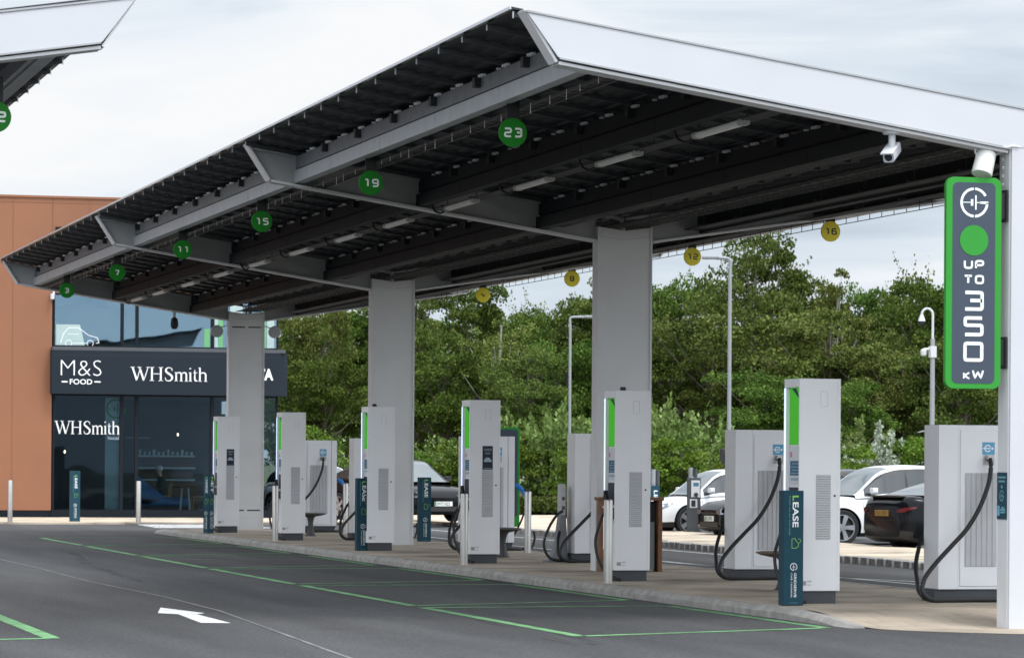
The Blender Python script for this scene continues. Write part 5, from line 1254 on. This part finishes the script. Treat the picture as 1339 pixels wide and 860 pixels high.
# things inside the shop
def inthing(name, lab, cat, loc, g=None): return thing(name, lab, cat, (loc[0], YF + loc[1], loc[2]), 0, g)
t = inthing('display_shelf', 'dark display shelf stacked with pale cups seen through the right shop window', 'shelf', (1.72, 2.6, .06))
m = MB(); m.box(-.9, .9, 0, .4, 0, .85); m.build('cabinet', 'in_brown', t)
for z in (.88, 1.22, 1.56): m = MB(); m.box(-.85, .8, -.02, .35, z, z + .05); m.build('shelf', 'in_pale', t)
m = MB(); m.box(-.85, .8, .3, .4, .85, 1.7); m.build('back_panel', 'in_brown', t)
m = MB()
for k in range(12): m.lathe([(.035, 0), (.05, .10 + .06 * (k % 3 == 0))], (-.78 + k * .135, .12, 1.61), 'z', 10)
m.build('cups', 'in_pale', t, smooth=True)
for (x, y, z) in ((1.92, 2.0, 2.26), (-1.35, 1.6, 1.75)):
    t = inthing('pendant_lamp', 'small glowing pendant lamp behind the ' + ('right' if x > 0 else 'left') + ' shop window', 'lamp', (x, y, z), 'pendant lamps in the shop')
    m = MB(); m.lathe([(.005, -.04), (.02, -.03), (.025, 0), (.018, .03), (.006, .04)], (0, 0, 0), 'z', 14); m.build('bulb', 'lamp_on', t, smooth=True)
    m = MB(); m.tube([(0, 0, .06), (0, 0, 3.3 - z)], .006, 6); m.build('cord', 'black', t)
t = inthing('car_reflection', 'blue shape added for a car reflection below the window in front of the seated person', 'reflection', (1.12, 1.1, .06))  # added blue shape standing in for a car reflected in the shop glass
m = MB(); m.box(-.4, .95, .0, .55, .18, .42); m.build('seat', 'refl_blue', t, bevel=.05); m = MB(); m.prism([(-.55, .05), (-.40, 0), (.3, .28), (.25, .36), (-.5, .95)], (0, .0, .1), X_, Z_, Y_, .0, .5); m.build('sloped_shape', 'refl_blue', t, bevel=.04)
m = MB(); m.box(-.4, .95, .03, .5, 0, .17); m.build('base', 'in_brown', t)
t = inthing('cafe_table', 'small cafe table with thin pale legs inside the right shop window', 'table', (1.95, .85, .06))
m = MB(); m.lathe([(.36, .70), (.37, .715), (.36, .73)], (0, 0, 0), 'z', 28); m.build('table_top', 'in_brown', t, smooth=True)
for a in range(4): m = MB(); m.tube([(.12 * math.cos(a * PI / 2 + .5), .12 * math.sin(a * PI / 2 + .5), .70), (.2 * math.cos(a * PI / 2 + .5), .2 * math.sin(a * PI / 2 + .5), 0)], .012, 6); m.build('leg', 'txt', t)
for k, (x, lab) in enumerate(((1.42, 'chair under the seated person'), (2.35, 'empty yellow framed chair inside the right shop window'))):
    t = inthing('cafe_chair', lab, 'chair', (x, 1.5 if k == 0 else .9, .06), 'yellow framed cafe chairs')
    m = MB(); m.box(-.2, .2, -.2, .2, .43, .46); m.build('seat', 'in_yellow', t, bevel=.01)
    for sx in (-1, 1):
        for sy in (-1, 1): m = MB(); m.tube([(sx * .18, sy * .18, .43), (sx * .21, sy * .21, 0)], .014, 6); m.build('leg', 'in_yellow', t)
    m = MB(); m.tube([(.19, -.18, .44), (.23, -.17, .85), (.23, .17, .85), (.19, .18, .44)], .014, 6); m.build('backrest', 'in_yellow', t)
# seated person
def person(loc, rotz, label):
    J = [(0, 0, .52), (0, 0, .72), (-.05, 0, .95), (-.08, 0, 1.05), (-.10, 0, 1.15), (-.13, 0, 1.25), (-.115, 0, 1.34),
         (-.04, .10, .50), (-.44, .11, .52), (-.46, .11, .10), (-.58, .11, .06), (-.04, -.10, .50), (-.44, -.11, .52), (-.46, -.11, .10), (-.58, -.11, .06),
         (-.05, .19, .98), (-.10, .23, .72), (-.36, .14, .72), (-.44, .11, .73), (-.05, -.19, .98), (-.10, -.23, .72), (-.36, -.14, .72), (-.44, -.11, .73)]
    E = [(0, 1), (1, 2), (2, 3), (3, 4), (4, 5), (5, 6), (0, 7), (7, 8), (8, 9), (9, 10), (0, 11), (11, 12), (12, 13), (13, 14), (2, 15), (15, 16), (16, 17), (17, 18), (2, 19), (19, 20), (20, 21), (21, 22)]
    Rd = [.14, .135, .13, .06, .065, .095, .07, .09, .065, .05, .04, .09, .065, .05, .04, .065, .045, .035, .035, .065, .045, .035, .035]
    me = bpy.data.meshes.new('person'); me.from_pydata(J, E, []); ob = bpy.data.objects.new('person', me); COL.objects.link(ob)
    sk = ob.modifiers.new('s', 'SKIN'); 
    if not me.skin_vertices: me.attributes.new  # layer is made by the modifier below
    bm = bmesh.new(); bm.from_mesh(me); lay = bm.verts.layers.skin.verify(); bm.verts.ensure_lookup_table()
    for v, r_ in zip(bm.verts, Rd): v[lay].radius = (r_, r_); v[lay].use_root = v.index == 0
    bm.to_mesh(me); bm.free(); ob.modifiers.new('u', 'SUBSURF').levels = 2
    dg = bpy.context.evaluated_depsgraph_get(); me2 = bpy.data.meshes.new_from_object(ob.evaluated_get(dg)); bpy.data.objects.remove(ob)
    for k in ('coat', 'jean', 'skin'): me2.materials.append(K[k])
    for p in me2.polygons:
        c_ = p.center; p.material_index = 2 if c_.z > 1.07 or (c_.x < -.37 and c_.z > .66) else 1 if c_.z < .60 else 0; p.use_smooth = True
    b = bpy.data.objects.new('person', me2); COL.objects.link(b); b.location = loc; b.rotation_euler = (0, 0, rotz); tag(b, label, 'person')
    h = MB(); h.lathe([(.085, -.02), (.098, .03), (.09, .075), (.055, .105), (.01, .115)], (-.095, 0, 1.27), 'z', 18); h.build('hair', 'hair', b, smooth=True)
    f = MB(); f.prism([(-.0, -.03), (.02, -.035), (.0, .015)], (-.215, 0, 1.245), NX, Z_, Y_, -.012, .012); f.build('nose', 'skin', b)
    f = MB(); [f.lathe([(.001, -.004), (.009, 0), (.001, .004)], (-.212, sy * .033, 1.265), 'x', 8) for sy in (-1, 1)]; f.build('eyes', 'black', b)
    f = MB(); f.box(-.214, -.205, -.025, .025, 1.195, 1.202); f.build('mouth', 'pink', b)
    f = MB(); [f.lathe([(.004, -.012), (.028, -.006), (.028, .006), (.004, .012)], (-.115, sy * .098, 1.245), 'y', 10) for sy in (-1, 1)]; f.build('ears', 'skin', b)
    return b
person((1.42, YF + 1.5, 0), .15, 'grey haired person in a dark jacket sitting behind the right shop window')
t = thing('security_camera', 'small white security camera on the corner of the copper wall', 'security camera', (XA + .03, YF - .02, bz(68, 388)))
m = MB(); m.box(-.1, .0, -.22, -.0, -.08, .08); m.build('housing', 'white', t, bevel=.02); m = MB(); m.tube([(0, -.05, .05), (0, 0.02, .2)], .03, 8); m.build('bracket', 'white', t)

# ================================================================== TREES AND SHRUBS
def leaf_quads(mb, p, nrm, s, rr, m=0):
    a = Vector((rr.gauss(0, 1), rr.gauss(0, 1), rr.gauss(0, 1))); d = (nrm * .7 + a.normalized()).normalized()
    b = d.cross(Vector((rr.gauss(0, 1), rr.gauss(0, 1), rr.gauss(0, 1)))).normalized(); L = s * rr.uniform(.7, 1.3); w = L * rr.uniform(.36, .5)
    c_ = d.cross(b) * (w * .25)
    mb.add([p, p + d * (L * .5) + b * w + c_, p + d * L, p + d * (L * .5) - b * w + c_], [(0, 1, 2, 3)], m)
def crown_tree(seed, H, Wd, n, ncl, leaf, low=.12, loose=0.0, top=1.0, droop=0):
    """returns (crown MB, trunk MB); origin at the base"""
    rr = random.Random(seed); cr_, tk = MB(), MB(); cl = []
    lobes = [(rr.uniform(-.28, .28) * Wd, rr.uniform(-.28, .28) * Wd, rr.uniform(.35, .8) * H, rr.uniform(.22, .36) * Wd) for _ in range(7)] + [(0, 0, .80 * H * top, .24 * Wd), (.12 * Wd, 0, .66 * H, .30 * Wd), (-.12 * Wd, 0, .66 * H, .30 * Wd), (0, 0, .5 * H, .38 * Wd), (0, 0, .3 * H, .38 * Wd)]
    while len(cl) < ncl:
        lx, ly, lz, lr = rr.choice(lobes); v = Vector((rr.gauss(0, 1), rr.gauss(0, 1), rr.gauss(0, 1))).normalized() * (lr * rr.uniform(.55, 1.08))
        z = lz + v.z * .95
        if low * H < z < H * .97: cl.append((Vector((lx + v.x, ly + v.y, z)), rr.uniform(.45, 1.15) * (1 - .35 * loose) * Wd / 8, v.normalized()))
    per = n // ncl
    for p, r_, o in cl:
        for _ in range(int(per * rr.uniform(.5, 1.5))):
            v = Vector((rr.gauss(0, 1), rr.gauss(0, 1), abs(rr.gauss(0, .9)) - .28)).normalized(); v.z *= .62; rad = r_ * rr.uniform(.30, 1.12) ** .5
            q = p + v * rad; 
            leaf_quads(cr_, q, (v + o * .5 + Z_ * (.5 - droop)).normalized(), leaf, rr)
    # sprays that break the outline
    for _ in range(ncl // 2):
        p, r_, o = rr.choice(cl); d = (o + Z_ * rr.uniform(.1, .9)).normalized()
        for k in range(10):
            q = p + d * (r_ * (.8 + k * .09)) + Vector((rr.gauss(0, .08), rr.gauss(0, .08), rr.gauss(0, .08))); leaf_quads(cr_, q, d, leaf * .9, rr)
    base = Wd * .022 + .06
    tk.tube([(0, 0, -.1), (rr.uniform(-.1, .1), 0, H * .25), (rr.uniform(-.3, .3), rr.uniform(-.2, .2), H * .55), (rr.uniform(-.3, .3), 0, H * .85)], base, 8, 0, base * .25)
    for p, r_, o in cl[::3]:
        a = Vector((0, 0, min(p.z * .62, H * .6))); mid = a * .5 + p * .5 + Vector((0, 0, -.2)); tk.tube([a, mid, p], base * .32, 5, 0, base * .08)
    return cr_, tk
def stem_shrub(seed, H, Wd, n, leaf, ns):
    rr = random.Random(seed); cr_, tk = MB(), MB()
    for k in range(ns):
        a, r_ = rr.uniform(0, 2 * PI), (rr.random() ** .5) * Wd / 2; h = H * rr.uniform(.6, 1) * (1 - .35 * (2 * r_ / Wd) ** 2)
        b = Vector((r_ * .55 * math.cos(a), r_ * .55 * math.sin(a), 0)); tip = Vector((r_ * 1.1 * math.cos(a) + rr.gauss(0, .12), r_ * 1.1 * math.sin(a) + rr.gauss(0, .12), h))
        tk.tube([b, b * .5 + tip * .5, tip], .02, 4, 0, .006)
        for _ in range(n // ns):
            t_ = rr.uniform(.12, 1.02) ** .8; p = b + (tip - b) * t_; o = Vector((rr.gauss(0, 1), rr.gauss(0, 1), .3)).normalized(); p = p + o * (.30 * (1.15 - t_) * rr.random() + .03)
            leaf_quads(cr_, p, (o * .5 + Z_ * .9).normalized(), leaf, rr)
    return cr_, tk
LIB = {}
def lib(key, fn, lm, tm='bark'):
    cr_, tk = fn; r_ = thing('proto', None, None); a = cr_.build('crown', lm, r_); b = tk.build('trunk', tm, r_, smooth=True); LIB[key] = (r_, a, b)
lib('broad1', crown_tree(11, 10, 8.5, 28182, 97, 0.156), 'leaf1')
lib('broad2', crown_tree(12, 10, 8.0, 28182, 85, 0.156), 'leaf1')
lib('olive1', crown_tree(13, 10, 8.5, 28182, 102, 0.150), 'leaf6')
lib('olive2', crown_tree(14, 10, 8.0, 25620, 85, 0.163), 'leaf6')
lib('yel1', crown_tree(15, 10, 8.0, 25620, 91, 0.150, droop=.3), 'leaf2')
lib('birch', crown_tree(16, 10, 4.5, 10760, 75, 0.129, .15, .6, droop=.9), 'leaf2', 'bark_p')
lib('bare', crown_tree(17, 10, 7.0, 4123, 65, 0.136, .2, .6), 'leaf2', 'bark_p')
lib('pale1', stem_shrub(21, 4, 4.2, 5200, .20, 60), 'leaf3')
lib('pale2', stem_shrub(22, 4, 3.6, 4600, .19, 48), 'leaf3')
lib('hedge1', crown_tree(23, 4, 5.0, 7000, 60, .15, .02), 'leaf5')
lib('hedge2', crown_tree(24, 4, 4.6, 7000, 60, .15, .02), 'leaf5')
lib('silver', stem_shrub(25, 4, 3.2, 3400, .17, 40), 'leaf4')
used = set()
BASE_Z = .1
def plant(key, px, top_px, depth, wpx, label, group, name='tree', cat='tree', z0=BASE_Z):
    r_, a, b = LIB[key]
    if key in used: q = r_.copy(); COL.objects.link(q); [(lambda c_: (COL.objects.link(c_), setattr(c_, 'parent', q)))(k.copy()) for k in (a, b)]
    else: q = r_; used.add(key)
    q.name = name; p = gnd(px, depth, z0); H = (at(px, top_px, depth).z - z0) * (1.06 if group == GT else 1.0); W = wpx * depth / F_PX
    H0 = 10 if key in ('broad1', 'broad2', 'olive1', 'olive2', 'yel1', 'birch', 'bare') else 4
    W0 = {'broad1': 8.5, 'broad2': 8, 'olive1': 8.5, 'olive2': 8, 'yel1': 8, 'birch': 4.5, 'bare': 7, 'pale1': 4.2, 'pale2': 3.6, 'hedge1': 5, 'hedge2': 4.6, 'silver': 3.2}[key]
    q.location = p; q.rotation_euler = (0, 0, R_.uniform(0, 6.28)); sx = W / W0; q.scale = (sx, sx, H / H0)
    tag(q, label, cat, group); return q
GT, GS = 'trees behind the car park', 'shrubs and bushes along the car park edge'
for a in [
 ('olive1', 985, 322, 140, 190, 'tallest round tree on the skyline right of the grey lamp post'), ('broad1', 885, 352, 142, 190, 'broad tree just left of the lamp post with the yellow 12 sign'),
 ('birch', 1092, 338, 136, 110, 'loose birch like tree with a ragged top breaking the skyline left of the green sign'), ('yel1', 1085, 398, 128, 250, 'wide yellowing tree in the middle of the bank below the birch'),
 ('broad2', 1045, 362, 148, 170, 'dark tree filling the skyline between the tallest tree and the birch'), ('olive2', 1150, 388, 146, 150, 'lower rounded tree in the dip of the skyline near the swan neck camera'), ('yel1', 1190, 372, 144, 150, 'leafy tree on the skyline just left of the green sign'), ('broad2', 1120, 378, 150, 150, 'tree on the skyline right of the birch'),
 ('broad1', 1230, 352, 140, 190, 'dark tree rising behind the green bordered sign'), ('broad2', 1330, 380, 140, 200, 'tree mostly hidden by the white front column'),
 ('olive2', 770, 362, 146, 150, 'tree behind the yellow 8 sign'), ('broad1', 705, 392, 150, 140, 'tree on the skyline between the yellow 4 and 8 signs'),
 ('bare', 655, 400, 130, 140, 'half bare tree with pale grey branches below the yellow 4 sign'), ('broad2', 610, 372, 140, 170, 'leafy tree behind the yellow 4 sign'),
 ('olive1', 545, 380, 138, 150, 'green tree just right of the third column'), ('yel1', 395, 385, 132, 120, 'yellow green tree beside the right end of the shop'),
 ('broad1', 440, 385, 140, 160, 'green tree between the shop and the third column'), ('olive2', 500, 388, 142, 150, 'green tree behind the third column'),
 ('broad2', 845, 420, 132, 190, 'full green tree low in the bank right of the second column'), ('olive1', 935, 420, 130, 190, 'olive tree in front of the bank behind the lamp post'),
 ('yel1', 1180, 450, 126, 190, 'low olive tree left of the post with the swan neck camera'), ('broad1', 745, 440, 132, 170, 'dense tree behind the lamp post with the arm to the right'),
 ('olive1', 690, 470, 128, 150, 'low dense tree right of the half bare tree'), ('broad2', 580, 460, 130, 160, 'low dense tree behind the dispenser with the notice'),
 ('broad2', 420, 470, 128, 150, 'low green tree right of the shop band'), ('broad1', 1010, 480, 124, 200, 'low dark tree behind the nearest dispenser'), ('broad2', 1110, 500, 122, 160, 'low dark tree right of the nearest dispenser'),
 ('broad1', 490, 470, 130, 140, 'low tree hidden by the third column'), ('olive2', 1260, 440, 124, 180, 'low tree below the green sign')]:
    plant(*a, GT)
for k in range(8): plant(('broad1', 'olive1', 'yel1', 'broad2')[k % 4], 1385 + k * 62, 372 + (k * 37) % 40, 136 + (k % 3) * 5, 190, 'leafy tree in the wooded bank out beyond the white front column', GT)
for k in range(14): plant(('broad2', 'olive2', 'broad1')[k % 3], 385 + k * 70, 418 + (k % 3) * 10, 158, 180, 'dark tree standing deep in the wooded bank behind the others', GT)
for a in [
 ('pale1', 575, 560, 112, 80, 'pale willowy shrub left of the dispenser with the notice'), ('pale2', 645, 520, 118, 70, 'pale shrub behind the dispenser with the notice'), ('pale1', 730, 512, 112, 110, 'tall pale willowy shrub behind the lamp post foot'),
 ('pale2', 768, 540, 114, 80, 'pale shrub left edge of the second column'), ('pale1', 868, 505, 110, 110, 'tall pale shrub right of the second dispenser'), ('pale2', 925, 530, 112, 90, 'pale shrub left of the second power cabinet'),
 ('hedge1', 600, 585, 110, 130, 'bright green bush beside the black fastback car'), ('hedge2', 700, 565, 112, 140, 'bright green bush right of the green bordered panel'), ('hedge1', 760, 590, 108, 110, 'bright green bush behind the cable stand'),
 ('hedge2', 890, 575, 108, 130, 'bright green bush behind the white hatchback'), ('hedge1', 960, 580, 106, 120, 'bright green bush hidden by the second power cabinet'), ('hedge2', 540, 590, 110, 110, 'green bush behind the third column'),
 ('silver', 1152, 548, 106, 90, 'silvery white leaved shrub above the parked cars'), ('pale1', 1110, 535, 108, 120, 'pale green shrub left of the silvery shrub'), ('hedge1', 1190, 575, 106, 120, 'green bush right of the silvery shrub'),
 ('hedge2', 1100, 585, 102, 110, 'green bush low behind the dark cars'), ('pale2', 450, 575, 112, 80, 'pale green shrub above the roof of the black fastback car'), ('hedge1', 415, 560, 114, 110, 'green bush behind the farthest power cabinet'),
 ('hedge1', 1260, 580, 106, 130, 'green bush below the green bordered sign'), ('hedge2', 490, 585, 112, 100, 'green bush behind the fourth dispenser')]:
    plant(*a, GS, 'shrub', 'shrub', .0)
# clipped low hedge and a pale kerb wall at its back
t = thing('clipped_hedge', 'low brownish clipped hedge behind the buff pavement left of the cable stand', 'hedge', gnd(640, 104, .0), -TH)
rr = random.Random(5); m = MB()
for _ in range(9000):
    p = Vector((rr.uniform(-1.6, 5.2), rr.uniform(0, .9), rr.uniform(0.03, .46))); leaf_quads(m, p, Vector((0, -.4, .8)), .09, rr)
m.build('foliage', 'leaf6', t)

# ================================================================== WORLD, SUN, RENDER
w = bpy.data.worlds.new('World'); scene.world = w; w.use_nodes = True
N, L = w.node_tree.nodes, w.node_tree.links; bg = N['Background']; out = N['World Output']
SUN_EL, SUN_AZ = math.radians(58), math.atan2(.42, -.75)
sky = N.new('ShaderNodeTexSky'); sky.sky_type = 'NISHITA'; sky.sun_disc = False; sky.sun_elevation = SUN_EL; sky.sun_rotation = SUN_AZ
L.new(sky.outputs[0], bg.inputs[0]); bg.inputs[1].default_value = 0.08
tc = N.new('ShaderNodeTexCoord'); mp = N.new('ShaderNodeMapping'); mp.inputs['Scale'].default_value = (5.5, 5.5, 24); mp.inputs['Location'].default_value = (2.3, 1.1, .4)
L.new(tc.outputs['Generated'], mp.inputs[0])
nz = N.new('ShaderNodeTexNoise'); nz.inputs['Scale'].default_value = 1.0; nz.inputs['Detail'].default_value = 7; nz.inputs['Roughness'].default_value = .52; nz.inputs['Distortion'].default_value = .5
L.new(mp.outputs[0], nz.inputs['Vector'])
cr_ = ramp(N, [(0.30, (.52, .61, .71)), (0.43, (.70, .785, .875)), (.54, (.89, .935, .99)), (0.68, (.985, .99, 1.0))]); L.new(nz.outputs['Fac'], cr_.inputs[0])
sp = N.new('ShaderNodeSeparateXYZ'); L.new(tc.outputs['Generated'], sp.inputs[0])
# overcast glow: the cloud is brightest towards the hidden sun behind the camera and a little brighter overhead
gl = N.new('ShaderNodeVectorMath'); gl.operation = 'DOT_PRODUCT'; gl.inputs[1].default_value = Vector((.05, -.85, .45)).normalized(); L.new(tc.outputs['Generated'], gl.inputs[0])
g1 = N.new('ShaderNodeMapRange'); g1.interpolation_type = 'SMOOTHSTEP'; g1.inputs[1].default_value = -.25; g1.inputs[2].default_value = 1.0; g1.inputs[3].default_value = 0.0; g1.inputs[4].default_value = 1.15; L.new(gl.outputs['Value'], g1.inputs[0])
m0 = N.new('ShaderNodeMapRange'); m0.interpolation_type = 'SMOOTHSTEP'; m0.inputs[1].default_value = .10; m0.inputs[2].default_value = 1.0; m0.inputs[3].default_value = .83; m0.inputs[4].default_value = 2.0; L.new(sp.outputs['Z'], m0.inputs[0])
ma = N.new('ShaderNodeMath'); ma.operation = 'ADD'; L.new(m0.outputs[0], ma.inputs[0]); L.new(g1.outputs[0], ma.inputs[1])
b2 = N.new('ShaderNodeBackground'); L.new(cr_.outputs[0], b2.inputs[0]); L.new(ma.outputs[0], b2.inputs[1])
mx = N.new('ShaderNodeMixShader'); mx.inputs[0].default_value = .93; L.new(bg.outputs[0], mx.inputs[1]); L.new(b2.outputs[0], mx.inputs[2]); L.new(mx.outputs[0], out.inputs[0])
sd = bpy.data.lights.new('sun', 'SUN'); sd.energy = 1.5; sd.angle = math.radians(14); sd.color = (1, .97, .92)
so = bpy.data.objects.new('sun', sd); COL.objects.link(so)
dr = Vector((math.sin(SUN_AZ) * math.cos(SUN_EL), math.cos(SUN_AZ) * math.cos(SUN_EL), math.sin(SUN_EL))); so.rotation_euler = dr.to_track_quat('Z', 'Y').to_euler()
vs_ = scene.view_settings; vs_.view_transform = 'Standard'; vs_.look = 'None'; vs_.exposure = 0.27; vs_.gamma = 1.0; vs_.use_curve_mapping = False
scene.cycles.max_bounces = 6; scene.cycles.transparent_max_bounces = 8; scene.cycles.use_denoising = True
